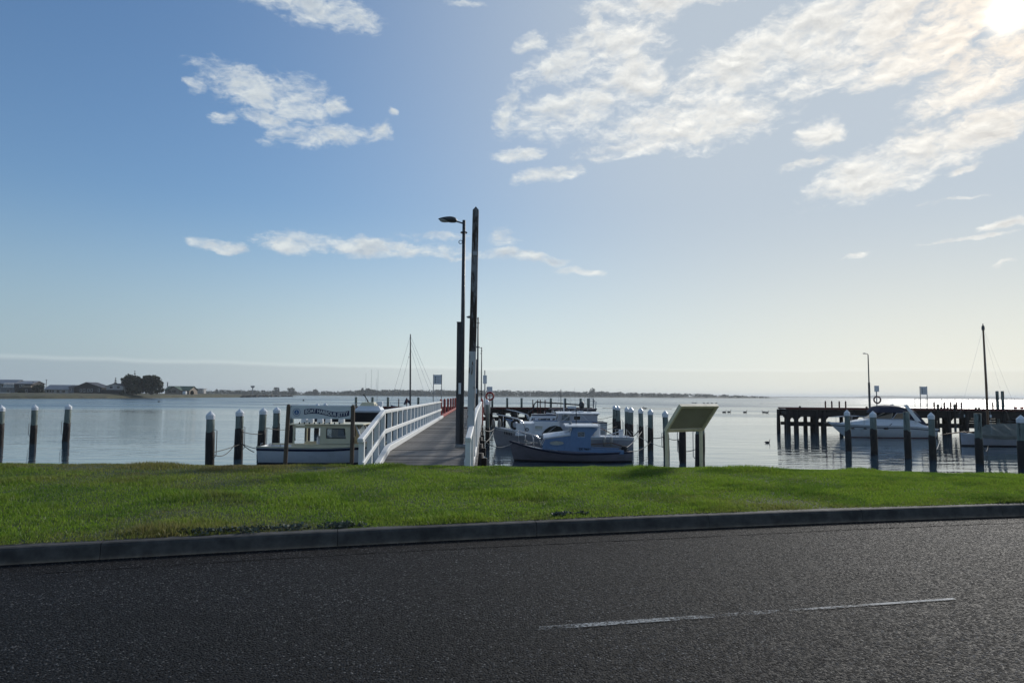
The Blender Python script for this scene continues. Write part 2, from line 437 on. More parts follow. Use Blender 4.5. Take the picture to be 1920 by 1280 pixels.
# the old seal edge along the gutter, a thin dark crack
def strip(name, f0, xs, w, z, material, jitter=0.0):
    v, f = [], []
    for i, x in enumerate(xs):
        j = random.uniform(-jitter, jitter); ww = w*random.uniform(.6, 1.3) if jitter else w
        v += [(x, f0(x)+j-ww/2, z), (x, f0(x)+j+ww/2, z)]
        if i: f.append((2*i-2, 2*i, 2*i+1, 2*i-1))
    return obj(name, pydata(name, v, f), material)
TAR = mat('tar_seam', (.005, .005, .005), (.009, .009, .009), 20, rough=1.0, rvar=0, spec=0.0)
kind(strip('seal_joint', lambda x: float(kerb_y(x))-.50-.02*math.sin(x*.9), np.arange(-4.2, 16, .12), .013, .004, TAR, .010), 'structure')
# worn centre line
def paint_material():
    mt, nt, b = nodes_of('worn_road_paint'); N, L = nt.nodes, nt.links
    tc = N.new('ShaderNodeTexCoord'); out = N['Material Output']
    n1 = N.new('ShaderNodeTexNoise'); n1.inputs['Scale'].default_value = 42; n1.inputs['Detail'].default_value = 6; n1.inputs['Roughness'].default_value = .75
    n2 = N.new('ShaderNodeTexNoise'); n2.inputs['Scale'].default_value = 2.2; n2.inputs['Detail'].default_value = 3
    for n in (n1, n2): L.new(tc.outputs['Object'], n.inputs['Vector'])
    a = N.new('ShaderNodeMath'); a.operation = 'MULTIPLY_ADD'; L.new(n2.outputs['Fac'], a.inputs[0]); a.inputs[1].default_value = .75; L.new(n1.outputs['Fac'], a.inputs[2])
    r = N.new('ShaderNodeMapRange'); r.inputs[1].default_value = .80; r.inputs[2].default_value = 1.0; r.inputs[3].default_value = 0; r.inputs[4].default_value = .8
    L.new(a.outputs[0], r.inputs[0])
    tr = N.new('ShaderNodeBsdfTransparent'); mx = N.new('ShaderNodeMixShader')
    b.inputs['Base Color'].default_value = (.30, .32, .33, 1); b.inputs['Roughness'].default_value = .75
    L.new(r.outputs[0], mx.inputs[0]); L.new(tr.outputs[0], mx.inputs[1]); L.new(b.outputs[0], mx.inputs[2])
    L.new(mx.outputs[0], out.inputs['Surface'])
    return mt
PAINT = paint_material()
line = kind(strip('road_marking', lambda x: 5.01 + (x-.31)*.2335, np.concatenate([np.linspace(.20, 2.02, 12), [2.03]]), .075, .005, PAINT), 'structure')
kind(strip('road_marking', lambda x: 5.01 + (x-.31)*.2335, np.linspace(2.10, 3.55, 10), .045, .005, PAINT), 'structure')
kind(strip('road_marking', lambda x: 5.01 + (x-.31)*.2335, np.linspace(-6.4, -3.1, 14), .095, .005, PAINT), 'structure')

SOIL = mat('lawn_thatch', (.022, .040, .008), (.050, .055, .018), 1.6, rough=.95, bump=.5, bscale=50, lo=.45, hi=.7)
xs = np.concatenate([np.linspace(-60, -16, 30), np.linspace(-15.5, 15.5, 150), np.linspace(16, 60, 30)])
def lawn_xyz(x, u):
    y0 = kerb_y(x)+.15; y1 = crest_y(x)+1.6; y = y0+(y1-y0)*u
    z = lawn_z(x, y); z = np.where(u < .001, .148, z)
    return x, y, z
kind(obj('lawn_soil', grid_mesh('lawn_soil', xs, np.linspace(0, 1, 60), lawn_xyz), SOIL, smooth=True), 'structure')
# rock bank down to the water
ROCK = mat('bank_rock', (.10, .095, .085), (.05, .05, .045), 2.5, rough=.9, bump=.8, bscale=6, dist=.1)
def bank_xyz(x, u):
    y0 = crest_y(x)+1.55; z0 = lawn_z(x, y0)-.02
    return x, y0+u*2.4+.12*fbm2(x, u*3, 9, 3, 3.0)*(u > .02), z0 + (WATER-.8-z0)*u + .10*fbm2(x, u*4, 8, 3, 4.0)*(u > .02)
kind(obj('bank', grid_mesh('bank', np.linspace(-60, 60, 400), np.linspace(0, 1, 12), bank_xyz), ROCK), 'structure')

def grass_material():
    mt, nt, b = nodes_of('grass_blades'); N, L = nt.nodes, nt.links; out = N['Material Output']
    at_ = N.new('ShaderNodeAttribute'); at_.attribute_name = 'tone'
    geo = N.new('ShaderNodeNewGeometry')
    def mix(f, a, b_):
        n = N.new('ShaderNodeMix'); n.data_type = 'RGBA'
        for s, v in ((0, f), (6, a), (7, b_)):
            if hasattr(v, 'is_output'): L.new(v, n.inputs[s])
            else: n.inputs[s].default_value = v
        return n.outputs[2]
    c = mix(geo.outputs['Random Per Island'], (.10, .20, .016, 1), (.215, .315, .036, 1))
    dp = N.new('ShaderNodeAttribute'); dp.attribute_name = 'deep'
    c = mix(dp.outputs['Fac'], c, (.040, .105, .016, 1))
    c = mix(at_.outputs['Fac'], c, (.19, .155, .062, 1))
    tl = N.new('ShaderNodeBsdfTranslucent'); L.new(c, tl.inputs[0]); L.new(c, b.inputs['Base Color'])
    b.inputs['Roughness'].default_value = .5; b.inputs['Specular IOR Level'].default_value = .3
    mx = N.new('ShaderNodeMixShader'); mx.inputs[0].default_value = .55
    L.new(b.outputs[0], mx.inputs[1]); L.new(tl.outputs[0], mx.inputs[2]); L.new(mx.outputs[0], out.inputs['Surface'])
    return mt
def blades(name, x, y, z, h, w, tone, material, lean=.45, deep=None):
    """one mesh of bent tapering blades: 5 vertices, 3 triangles' worth each"""
    n = len(x); th = RNG.uniform(0, 2*np.pi, n); ph = RNG.uniform(0, 2*np.pi, n)
    ln = h*RNG.uniform(.1, 1, n)*lean*2
    dx, dy = np.cos(th)*w/2, np.sin(th)*w/2; lx, ly = np.cos(ph)*ln, np.sin(ph)*ln
    V = np.empty((n, 5, 3))
    V[:, 0] = np.stack([x-dx, y-dy, z-.004], -1); V[:, 1] = np.stack([x+dx, y+dy, z-.004], -1)
    V[:, 2] = np.stack([x+dx*.8+lx*.35, y+dy*.8+ly*.35, z+h*.6], -1); V[:, 3] = np.stack([x-dx*.8+lx*.35, y-dy*.8+ly*.35, z+h*.6], -1)
    V[:, 4] = np.stack([x+lx, y+ly, z+h*np.where(ln > h*.8, .85, 1)], -1)
    me = bpy.data.meshes.new(name); me.vertices.add(n*5); me.vertices.foreach_set('co', V.astype(np.float32).ravel())
    base = (np.arange(n)*5)[:, None]
    loops = np.concatenate([base+np.array([0, 1, 2, 3]), base+np.array([3, 2, 4])], 1).ravel()
    me.loops.add(n*7); me.loops.foreach_set('vertex_index', loops.astype(np.int32))
    starts = np.stack([np.arange(n)*7, np.arange(n)*7+4], 1).ravel()
    me.polygons.add(n*2); me.polygons.foreach_set('loop_start', starts.astype(np.int32))
    at_ = me.attributes.new('tone', 'FLOAT', 'POINT'); at_.data.foreach_set('value', np.repeat(tone, 5).astype(np.float32))
    if deep is not None: ad = me.attributes.new('deep', 'FLOAT', 'POINT'); ad.data.foreach_set('value', np.repeat(deep, 5).astype(np.float32))
    me.update(calc_edges=True); me.validate()
    return obj(name, me, material)
GRASS = grass_material()
def sow(n, xr, dens_pow=1.0):
    x = RNG.uniform(xr[0], xr[1], n); u = RNG.uniform(0, 1, n)**dens_pow
    y0 = kerb_y(x)+.13; y1 = crest_y(x)+.9; y = y0+(y1-y0)*u
    return x, y
x, y = sow(620000, (-15.5, 15.5), 1.25)
d = y-kerb_y(x)
tuft = fbm2(x, y, 21, 4, 2.2); fine = fbm2(x, y, 22, 3, 7.0)
dry = fbm2(x*.7, y, 31, 4, .9)
dry_patch = np.exp(-((x+7.2)/3.0)**2 - ((y-14.2)/1.0)**2)*1.3 + np.exp(-((x+3.3)/1.5)**2 - ((y-kerb_y(x)-.45)/.3)**2)*.35
tone = np.clip((dry-.30)*1.2, 0, .32) + np.clip(dry_patch + .25*fine, 0, 1)*.75 + .25*np.exp(-(d-.13)/.25) + RNG.normal(0, .08, len(x))
tone += (RNG.uniform(0, 1, len(x)) < .05)*.5
h = .033 + .015*np.clip(tuft*1.4, -.6, 1) + .03*np.clip(tuft-.32, 0, 1)*2.2
h = np.clip(h, .012, .09)*RNG.uniform(.6, 1.35, len(x))*np.clip((d-.08)/.25, .5, 1)
lowd = (RNG.uniform(0, 1, len(x)) < .62 + .3*fine + .4*tuft) | (tone < .3)
x, y, h, tone = x[lowd], y[lowd], h[lowd], tone[lowd]
z = lawn_z(x, y)
gr = blades('grass', x, y, z, h, RNG.uniform(.005, .010, len(x)), np.clip(tone, 0, 1), GRASS, deep=np.clip((fbm2(x, y, 41, 4, 3.0)-.05)*1.3, 0, .5))
kind(gr, 'stuff'); gr['label'] = 'short green lawn grass between the kerb and the water'

# ------------------------------------------------------------------ water
def water_material():
    mt, nt, b = nodes_of('calm_water'); N, L = nt.nodes, nt.links
    tc = N.new('ShaderNodeTexCoord')
    def noise(scale, st, detail=3, rough=.5, rz=0):
        mp = N.new('ShaderNodeMapping'); mp.inputs[3].default_value = st; mp.inputs[2].default_value = (0, 0, rz); L.new(tc.outputs['Object'], mp.inputs[0])
        n = N.new('ShaderNodeTexNoise'); n.inputs['Scale'].default_value = scale; n.inputs['Detail'].default_value = detail; n.inputs['Roughness'].default_value = rough
        L.new(mp.outputs[0], n.inputs['Vector']); return n.outputs['Fac']
    def math_(op, a, b_, c=0.0):
        n = N.new('ShaderNodeMath'); n.operation = op
        for i, v in enumerate((a, b_, c)):
            if hasattr(v, 'is_output'): L.new(v, n.inputs[i])
            else: n.inputs[i].default_value = v
        return n.outputs[0]
    b.inputs['Base Color'].default_value = (.024, .052, .080, 1)
    b.inputs['IOR'].default_value = 1.58
    sp = N.new('ShaderNodeSeparateXYZ'); L.new(tc.outputs['Object'], sp.inputs[0])
    rg = N.new('ShaderNodeMapRange'); rg.interpolation_type = 'SMOOTHSTEP'; rg.inputs[1].default_value = 40; rg.inputs[2].default_value = 220; rg.inputs[3].default_value = .035; rg.inputs[4].default_value = .30   # sheltered harbour calm, open bay ruffled
    L.new(sp.outputs[1], rg.inputs[0])
    slow = noise(1.0, (.35, .9, 1), 2, .45, .12)         # long undulation
    rip = noise(1.0, (1.5, 4.2, 1), 3, .5, -.08)          # ripples
    patch = noise(1.0, (.012, .05, 1), 4, .6)              # where the breeze touches the surface
    pr = N.new('ShaderNodeMapRange'); pr.inputs[1].default_value = .42; pr.inputs[2].default_value = .62; pr.inputs[3].default_value = .25; pr.inputs[4].default_value = 1.0
    L.new(patch, pr.inputs[0])
    L.new(math_('MULTIPLY', rg.outputs[0], math_('MULTIPLY_ADD', pr.outputs[0], 1.0, .25)), b.inputs['Roughness'])
    h = math_('ADD', math_('MULTIPLY', slow, .036), math_('MULTIPLY', math_('MULTIPLY', rip, .022), pr.outputs[0]))
    bp = N.new('ShaderNodeBump'); bp.inputs['Strength'].default_value = 1.0; bp.inputs['Distance'].default_value = 1.0
    L.new(h, bp.inputs['Height']); L.new(bp.outputs[0], b.inputs['Normal'])
    return mt
me = grid_mesh('water', np.array([-13000, -4000, -800, -150, -60, -20, 0, 20, 60, 150, 800, 4000, 13000.]), np.array([14.5, 30, 60, 120, 300, 900, 3000, 7000, 12500.]), lambda x, y: (x, y, WATER+0*x))
kind(obj('water', me, water_material()), 'structure')

# ------------------------------------------------------------------ materials for things
WHITE = mat('white_paint_weathered', (.70, .71, .70), (.60, .61, .60), 9, rough=.55, bump=.15, bscale=60, dist=.004, c3=(.34, .33, .30), scale3=5, lo3=.60, hi3=.72)
CAPW = mat('pile_cap_white', (.72, .74, .76), (.62, .64, .66), 7, rough=.35)
def per_board(mt, lo=.55, hi=1.25):
    nt = mt.node_tree; N, L = nt.nodes, nt.links; b = N['Principled BSDF']; src = b.inputs['Base Color'].links[0].from_socket
    oi = N.new('ShaderNodeObjectInfo'); mr = N.new('ShaderNodeMapRange'); mr.inputs[3].default_value = lo; mr.inputs[4].default_value = hi; L.new(oi.outputs['Random'], mr.inputs[0])
    vm = N.new('ShaderNodeVectorMath'); vm.operation = 'SCALE'; L.new(src, vm.inputs[0]); L.new(mr.outputs[0], vm.inputs['Scale']); L.new(vm.outputs[0], b.inputs['Base Color'])
    return mt
DECKW = mat('grey_deck_timber', (.25, .235, .215), (.13, .12, .11), 5, rough=.8, bump=.5, bscale=30, stretch=(1.2, 14, 4), dist=.006); per_board(DECKW)
REDP = mat('red_painted_timber', (.36, .045, .035), (.25, .03, .025), 8, rough=.6, bump=.2, c3=(.07, .03, .025), scale3=6, lo3=.55, hi3=.7)
REDD = mat('faded_dark_red_timber', (.13, .022, .02), (.08, .016, .015), 8, rough=.8, bump=.2, c3=(.03, .016, .014), scale3=5, lo3=.5, hi3=.66)
TARRED = mat('tarred_timber', (.012, .010, .009), (.024, .019, .016), 4, rough=.75, bump=.6, bscale=18, stretch=(1, 1, .25), c3=(.045, .042, .034), scale3=5, lo3=.60, hi3=.74)
PILEG = mat('weathered_pile_timber', (.19, .225, .20), (.12, .145, .125), 6, rough=.8, bump=.5, bscale=20, stretch=(1, 1, .18), c3=(.018, .018, .016), scale3=4, lo3=.52, hi3=.62)
GALV = mat('galvanised_steel', (.30, .31, .32), (.22, .23, .24), 12, rough=.45, metal=.7)
LAMPG = mat('dark_grey_lamp_paint', (.055, .06, .068), (.035, .038, .044), 10, rough=.5)
POLEW = mat('peeling_white_pole', (.50, .51, .52), (.42, .43, .44), 6, rough=.75, bump=.5, bscale=16, stretch=(1.5, 1.5, .35), c3=(.085, .050, .032), scale3=4.2, lo3=.545, hi3=.58)
STUB = mat('stained_post_timber', (.075, .075, .080), (.045, .045, .050), 6, rough=.8, bump=.4, bscale=25, stretch=(1, 1, .15))
ROPE = mat('mooring_rope', (.10, .09, .075), (.05, .045, .04), 40, rough=.9)
ROPEW = mat('pale_mooring_rope', (.42, .40, .36), (.28, .27, .25), 40, rough=.9)
BOATW = mat('boat_gelcoat_white', (.66, .68, .70), (.60, .62, .65), 2.5, rough=.30, spec=.5, c3=(.48, .48, .46), scale3=2.0, lo3=.55, hi3=.8)
BOATG = mat('boat_hull_chalky_grey', (.42, .42, .46), (.34, .34, .38), 3, rough=.45, c3=(.24, .22, .20), scale3=2.5, lo3=.58, hi3=.8, stretch=(.5, 1, 1.6))
HULLD = mat('boat_hull_shaded_white', (.20, .19, .225), (.155, .148, .175), 3, rough=.5, c3=(.11, .10, .10), scale3=2.5, lo3=.56, hi3=.8, stretch=(.5, 1, 1.6))  # white hull, its violet-grey shade put into the base colour; blotches on top
CREAM = mat('cream_gelcoat', (.68, .60, .40), (.61, .54, .36), 3, rough=.35)
NAVY = mat('navy_stripe', (.012, .018, .045), (.02, .025, .055), 6, rough=.35)
BLUEB = mat('blue_boat_paint', (.115, .21, .365), (.095, .18, .32), 4, rough=.45, c3=(.075, .14, .24), scale3=3, lo3=.58, hi3=.75)
BLACKH = mat('black_hull_paint', (.012, .012, .014), (.025, .022, .022), 3, rough=.4)
NAVYC = mat('navy_canvas', (.018, .022, .045), (.028, .032, .06), 5, rough=.85, bump=.35, bscale=9, dist=.02)
TARP = mat('grey_green_tarpaulin', (.14, .15, .13), (.10, .105, .09), 4, rough=.75, bump=.5, bscale=7, dist=.03)
BLKC = mat('black_canvas', (.012, .016, .014), (.022, .028, .022), 5, rough=.85, bump=.3, bscale=8, dist=.02)
BROWNW = mat('varnished_wood', (.16, .075, .035), (.10, .05, .025), 8, rough=.4, stretch=(1, 6, 6))
POSTB = mat('brown_stained_post', (.115, .082, .058), (.075, .055, .04), 8, rough=.75, bump=.35, bscale=30, stretch=(1, 1, .15))
SIGNW = mat('sign_panel_white', (.60, .63, .66), (.55, .58, .61), 5, rough=.4)
SIGNB = mat('sign_navy_vinyl', (.018, .020, .075), (.022, .024, .085), 5, rough=.4)
LETTER = mat('sign_white_letters', (.72, .74, .76), (.66, .68, .7), 9, rough=.45)
EMBLEM = mat('emblem_blue', (.04, .12, .30), (.03, .09, .24), 9, rough=.45)
PANELC = mat('cream_panel_frame', (.74, .64, .44), (.64, .55, .38), 8, rough=.6, c3=(.30, .27, .20), scale3=6, lo3=.6, hi3=.75)
PANELB = mat('olive_panel_back', (.32, .29, .22), (.28, .25, .19), 3, rough=.7)
BLACKR = mat('black_rubber', (.012, .012, .012), (.02, .02, .02), 8, rough=.7)
STEEL = mat('stainless_steel', (.55, .56, .57), (.45, .46, .47), 8, rough=.25, metal=.9)
BUOY = mat('orange_buoy', (.42, .07, .03), (.34, .05, .03), 6, rough=.5)
def glass_material(name, tint, rough=.03, alpha=.55):
    mt, nt, b = nodes_of(name); N, L = nt.nodes, nt.links; out = N['Material Output']
    tc = N.new('ShaderNodeTexCoord'); nz = N.new('ShaderNodeTexNoise'); nz.inputs['Scale'].default_value = 3; L.new(tc.outputs['Object'], nz.inputs['Vector'])
    r = N.new('ShaderNodeMapRange'); r.inputs[3].default_value = rough; r.inputs[4].default_value = rough+.1; L.new(nz.outputs['Fac'], r.inputs[0]); L.new(r.outputs[0], b.inputs['Roughness'])
    b.inputs['Base Color'].default_value = (*tint, 1); b.inputs['Specular IOR Level'].default_value = .6
    tr = N.new('ShaderNodeBsdfTransparent'); tr.inputs[0].default_value = (.75, .8, .82, 1)
    mx = N.new('ShaderNodeMixShader'); mx.inputs[0].default_value = alpha
    L.new(tr.outputs[0], mx.inputs[1]); L.new(b.outputs[0], mx.inputs[2]); L.new(mx.outputs[0], out.inputs['Surface'])
    return mt
GLASS = glass_material('boat_window_glass', (.25, .27, .28), alpha=.45)
DGLASS = glass_material('dark_window_glass', (.012, .014, .017), alpha=.93)

# ------------------------------------------------------------------ jetty
JX = -61/1320.0
DECK = .16
def jz(s): return DECK if s >= 18.1 else DECK - .48*(18.1-s)/3.2
def J(s, l, z=None, dz=0.0):
    if callable(l): l = l(s)
    return Vector((s*JX + l, s, (jz(s) if z is None else z)+dz))
LEFT, RIGHT = -2.45, -.02
def right_edge(s): return float(np.interp(s, [14.9, 18.1, 45, 76], [-.22, -.09, .14, .22]))       # the right side opens out a little
jetty = thing('jetty', 'long timber jetty with white railings, red posts and weathered grey deck planks', 'jetty', (0, 0, 0))
plank_me = pydata('plank',
    [(x, y, z) for z in (-.045, 0) for x, y in ((-1.26, -.07), (1.26, -.07), (1.26, .07), (-1.26, .07))],
    [(3, 2, 1, 0), (4, 5, 6, 7), (0, 1, 5, 4), (1, 2, 6, 5), (2, 3, 7, 6), (3, 0, 4, 7)])
plank_me.materials.append(DECKW)
s = 14.85; far_planks = bmesh.new(); n = 0
while s < 76:
    c = J(s, (LEFT+right_edge(s)+.02)/2, dz=random.uniform(-.006, .006))
    if n < 230:
        o = obj('plank', plank_me, None, jetty, c, (0 if s > 18.1 else math.atan(.15), 0, random.uniform(-.003, .003)))
    else:
        add_box(far_planks, c-Vector((0, 0, .0225)), (2.60, .14, .045))
    s += .150; n += 1
kind(obj('deck_planking', far_planks, DECKW, jetty), 'stuff')
RH = 1.06
def polyrail(name, l, z, w, h, s0, s1, material, breaks=(18.1,)):
    ss = [s0]+[b for b in breaks if s0 < b < s1]+[s1]
    for a, b in zip(ss, ss[1:]):
        bm = bmesh.new(); add_beam(bm, J(a, l, dz=z), J(b, l, dz=z), w, h, .012); obj(name, bm, material, jetty)
for side, l, s0, s1 in (('left', LEFT, 14.75, 45), ('right', right_edge, 14.9, 45)):
    polyrail('top_rail', l, RH-.06, .12, .09, s0-.08, s1, WHITE)
    polyrail('middle_rail', (lambda s_: right_edge(s_)-.055) if callable(l) else l+.055, .50, .05, .11, s0-.04, s1, WHITE)
    polyrail('kick_board', (lambda s_: right_edge(s_)-.02) if callable(l) else l+.13, .075, .14, .15, s0, s1, WHITE)
    post_me = None
    ss = [14.9, 16.0, 17.05, 18.1] + [18.1+1.38*k for k in range(1, 20)]
    for sx in ss:
        if sx > 45.2: break
        if post_me is None:
            bm = box((0, 0, (RH-.1)/2-.15), (.115, .115, RH-.1+.30), None, .008); post = obj('rail_post', bm, WHITE, jetty, J(sx, l)); post_me = post.data
        else: obj('rail_post', post_me, None, jetty, J(sx, l))
# red section farther out
polyrail('red_kick_board', LEFT+.1, .09, .16, .16, 45.1, 75, REDP)
polyrail('red_kick_board', right_edge, .09, .16, .16, 45.1, 75, REDP)
red_me = None
for l, ss in ((LEFT+.02, (45.2, 50, 55.5, 61, 66.5, 72, 75)), (lambda s_: right_edge(s_)+.06, (45.2, 47, 49.5, 55.5, 61, 66.5, 72))):
    for sx in ss:
        if red_me is None:
            bm = bmesh.new(); add_lathe(bm, [(.085, -.5), (.085, 1.05), (.075, 1.12), (.045, 1.17), (0, 1.18)], 10)
            o = obj('red_post', bm, REDP, jetty, J(sx, l), smooth=True); red_me = o.data
        else: obj('red_post', red_me, None, jetty, J(sx, l))
# carrying timbers
pile_me = None
sx = 19.0
while sx < 76:
    bm = bmesh.new(); add_beam(bm, J(sx, LEFT-.15, DECK, -.36), J(sx, RIGHT+.25, DECK, -.36), .22, .26, .01); obj('cross_beam', bm, TARRED, jetty)
    for l in (LEFT+.12, RIGHT+.02):
        if pile_me is None:
            bm = bmesh.new(); add_lathe(bm, [(.0, -3.2), (.15, -3.2), (.17, -1.7), (.155, -.9), (.14, -.1), (0, -.1)], 10)
            pile_me = obj('support_pile', bm, TARRED, jetty, J(sx, l, DECK), smooth=True).data
        else: obj('support_pile', pile_me, None, jetty, J(sx, l, DECK))
    sx += 3.6
for l in (LEFT+.25, (LEFT+RIGHT)/2, RIGHT-.1):
    for a, b in ((14.9, 18.1), (18.1, 47), (47, 76)):
        bm = bmesh.new(); add_beam(bm, J(a, l, dz=-.14), J(b, l, dz=-.14), .14, .18); obj('bearer', bm, TARRED, jetty)

# the cross head at the end of the jetty
def platform(name, label, x0, x1, y0, y1, z, bays, low_beam, group=None, fascia=.42, red=True, loc=(0, 0, 0), rz=0.0):
    t = thing(name, label, 'jetty', loc, rz, group)
    n = int((x1-x0)/.16)
    bm = bmesh.new()
    for i in range(n): add_box(bm, (x0+.08+i*.16, (y0+y1)/2, z-.03+random.uniform(-.004, .004)), (.145, y1-y0-.02, .06))
    kind(obj('deck_planking', bm, DECKW, t), 'stuff')
    obj('edge_beam', box(((x0+x1)/2, y0-.10, z+.05), (x1-x0+.1, .18, .13), None, .015), REDD if red else TARRED, t)
    obj('edge_beam', box(((x0+x1)/2, y1+.10, z+.05), (x1-x0+.1, .18, .13), None, .015), REDD if red else TARRED, t)
    obj('fascia_beam', box(((x0+x1)/2, y0+.10, z-.06-fascia/2), (x1-x0, .22, fascia), None, .02), TARRED, t)
    obj('fascia_beam', box(((x0+x1)/2, y1-.10, z-.06-fascia/2), (x1-x0, .22, fascia), None, .02), TARRED, t)
    obj('lower_beam', box(((x0+x1)/2, y0+.32, low_beam), (x1-x0-.2, .16, .30), None, .02), TARRED, t)
    obj('lower_beam', box(((x0+x1)/2, y1-.32, low_beam), (x1-x0-.2, .16, .30), None, .02), TARRED, t)
    pm = None
    for x in bays:
        for y, dx in ((y0+.02, 0), ((y0+y1)/2, .28), (y1-.02, -.22)):
            bm = bmesh.new(); r = random.uniform(.15, .20)
            add_lathe(bm, [(0, WATER-1.2), (r*1.05, WATER-1.2), (r*1.12, WATER+.3), (r, z-.9), (r*.9, z-.08), (0, z-.08)], 9, (x+dx, y, 0))
            obj('support_pile', bm, TARRED, t, smooth=True)
        obj('cross_beam', box((x+.1, (y0+y1)/2, z-.36), (.24, y1-y0-.3, .28), None, .015), TARRED, t)
        # timber knee under the beam
        for s_ in (-1, 1):
            obj('knee_brace', add_prism(bmesh.new(), [(x+s_*.14, y0+.1, z-.5), (x+s_*.55, y0+.1, z-.5), (x+s_*.14, y0+.1, z-1.0)], (0, .16, 0)), TARRED, t)
    return t
HX = lambda px, Y: at(px, 745, Y).x
head_y = 76.0
bays = [HX(p, head_y) for p in (652, 680, 712, 745, 778, 812, 845, 915, 940, 965, 992, 1018, 1044, 1072, 1098, 1114)]
head = platform('cross_jetty', 'dark timber cross head at the far end of the long jetty', HX(645, head_y), HX(1118, head_y), head_y, head_y+4.5, DECK, bays, WATER+.62)
gp = None
for px in (667, 698, 727, 784, 923, 951, 978, 1033, 1060, 1089, 1103):
    c = Vector((HX(px, 80), 80.2, DECK))
    if gp is None:
        bm = box((0, 0, .55), (.24, .24, 1.2), None, .02); gp = obj('fender_post', bm, PILEG, head, c).data
    else: obj('fender_post', gp, None, head, c)
rp = None
for px in (748, 763, 999, 1008, 1013, 1022):
    c = Vector((HX(px, head_y-.2), head_y-.26, 0))
    if rp is None:
        bm = box((0, 0, .1), (.10, .10, 2.1), None, .01); rp = obj('red_fender_post', bm, REDD, head, c).data
    else: obj('red_fender_post', rp, None, head, c)
bm = bmesh.new()
for px in (1106, 1113):
    x = HX(px, head_y); add_tube(bm, [(x, head_y+.1, DECK), (x, head_y+.1, DECK+1.05), (x, head_y+.2, DECK+1.18), (x, head_y+.6, DECK+1.18), (x, head_y+.6, DECK)], .03)
for z in (.45, .85, 1.15): add_tube(bm, [(HX(1106, head_y), head_y+.12, DECK+z), (HX(1113, head_y), head_y+.12, DECK+z)], .025)
obj('ladder_hoop', bm, GALV, head)

# ------------------------------------------------------------------ lamps and poles on the jetty
def street_lamp(label, base, height, stub_h, arm=.30, group=None, stub_side=-1):
    t = thing('street_lamp', label, 'street lamp', base, 0, group)
    bm = bmesh.new(); add_tube(bm, [(0, 0, 0), (0, 0, height*.55), (0, 0, height)], [.062, .056, .046], 10)
    p = obj('pole', bm, LAMPG, t, smooth=True)
    obj('base_plate', box((0, 0, .05), (.34, .26, .10), None, .02), GALV, t)
    bm = bmesh.new(); torus(bm, (0, 0, height-.35), .085, .018, 'z', 12, 5); torus(bm, (-.09, 0, height-.62), .05, .010, 'y', 10, 4); obj('band', bm, LAMPG, p)
    if stub_h:
        bm = bmesh.new(); add_box(bm, (stub_side*.095, .05, stub_h/2), (.135, .16, stub_h), None, .012); add_box(bm, (stub_side*.095, .05, stub_h+.01), (.15, .175, .02)); obj('timber_stub', bm, STUB, t)
        obj('notice_plate', box((stub_side*.06, -.068, stub_h*.47), (.07, .012, .30)), SIGNW, t)
    obj('arm', tube([(0, 0, height-.10), (-.12, 0, height-.06), (-arm*.75, 0, height-.03)], .022, 7), LAMPG, t)
    # luminaire: flattened teardrop
    bm = bmesh.new(); N_ = 12; K = 10; rings = []
    for i in range(N_+1):
        u = i/N_; x = -arm*.62 - .54*u
        w = .105*math.sin(math.pi*min(1, u*1.0)**.62)**.8 + .018 if 0 < u < 1 else .012
        hgt = w*.86
        rings.append([bm.verts.new((x, w*math.cos(2*math.pi*k/K), height-.015 + .045*u + hgt*math.sin(2*math.pi*k/K)*(1 if math.sin(2*math.pi*k/K) > 0 else .62))) for k in range(K)])
    for a, b in zip(rings, rings[1:]):
        for k in range(K): bm.faces.new((a[k], a[(k+1) % K], b[(k+1) % K], b[k]))
    bm.faces.new(rings[0][::-1]); bm.faces.new(rings[-1]); bmesh.ops.recalc_face_normals(bm, faces=bm.faces[:])
    h = obj('lamp_head', bm, LAMPG, t, smooth=True)
    bm = bmesh.new(); add_lathe(bm, [(0, -.075), (.07, -.062), (.105, -.03), (.11, .02)], 12); bmesh.ops.scale(bm, vec=(1.5, .8, .85), verts=bm.verts[:])
    obj('diffuser', bm, mat('lamp_diffuser', (.35, .36, .36), (.30, .31, .31), 6, rough=.3), h, (-arm*.62-.34, 0, height), smooth=True)
    return t
street_lamp('tall dark street lamp nearest the lawn, strapped to a timber stub at the jetty ramp', J(19.5, -.47), 4.9+1.44, 3.45)
street_lamp('middle street lamp on the jetty, seen thin behind the peeling white pole', J(43, -.10), 6.2, 3.6)
street_lamp('farthest street lamp of the jetty, beyond the middle lamp', J(70, .22), 6.2, 0)
wp = thing('timber_pole', 'tall square white-painted pole with peeling paint at the jetty entrance', 'pole', J(16.2, -.19, -.15))
Hh = 6.15
POLEU = mat('bare_weathered_pole', (.23, .23, .24), (.12, .118, .12), 6, rough=.8, bump=.6, bscale=16, stretch=(1.5, 1.5, .35), c3=(.045, .032, .026), scale3=4.5, lo3=.45, hi3=.53)
def shaft(name, zs, material, parent):
    bm = bmesh.new(); rings = []
    for z, w in zs:
        x = .012*z; rings.append([bm.verts.new((x+sx*w, sy*w, z)) for sx, sy in ((-1, -1), (1, -1), (1, 1), (-1, 1))])
    for a, b in zip(rings, rings[1:]):
        for k in range(4): bm.faces.new((a[k], a[(k+1) % 4], b[(k+1) % 4], b[k]))
    bm.faces.new(rings[0][::-1]); bm.faces.new(rings[-1]); return obj(name, bm, material, parent)
shaft('lower_shaft', ((0, .084), (2.0, .082), (2.75, .080)), POLEW, wp)
shaft('upper_shaft', ((2.75, .080), (4.4, .076), (Hh-.095, .070), (Hh, .003)), POLEU, wp)
obj('metal_plate', box((.066, -.088, 5.02), (.10, .012, .09)), GALV, wp)
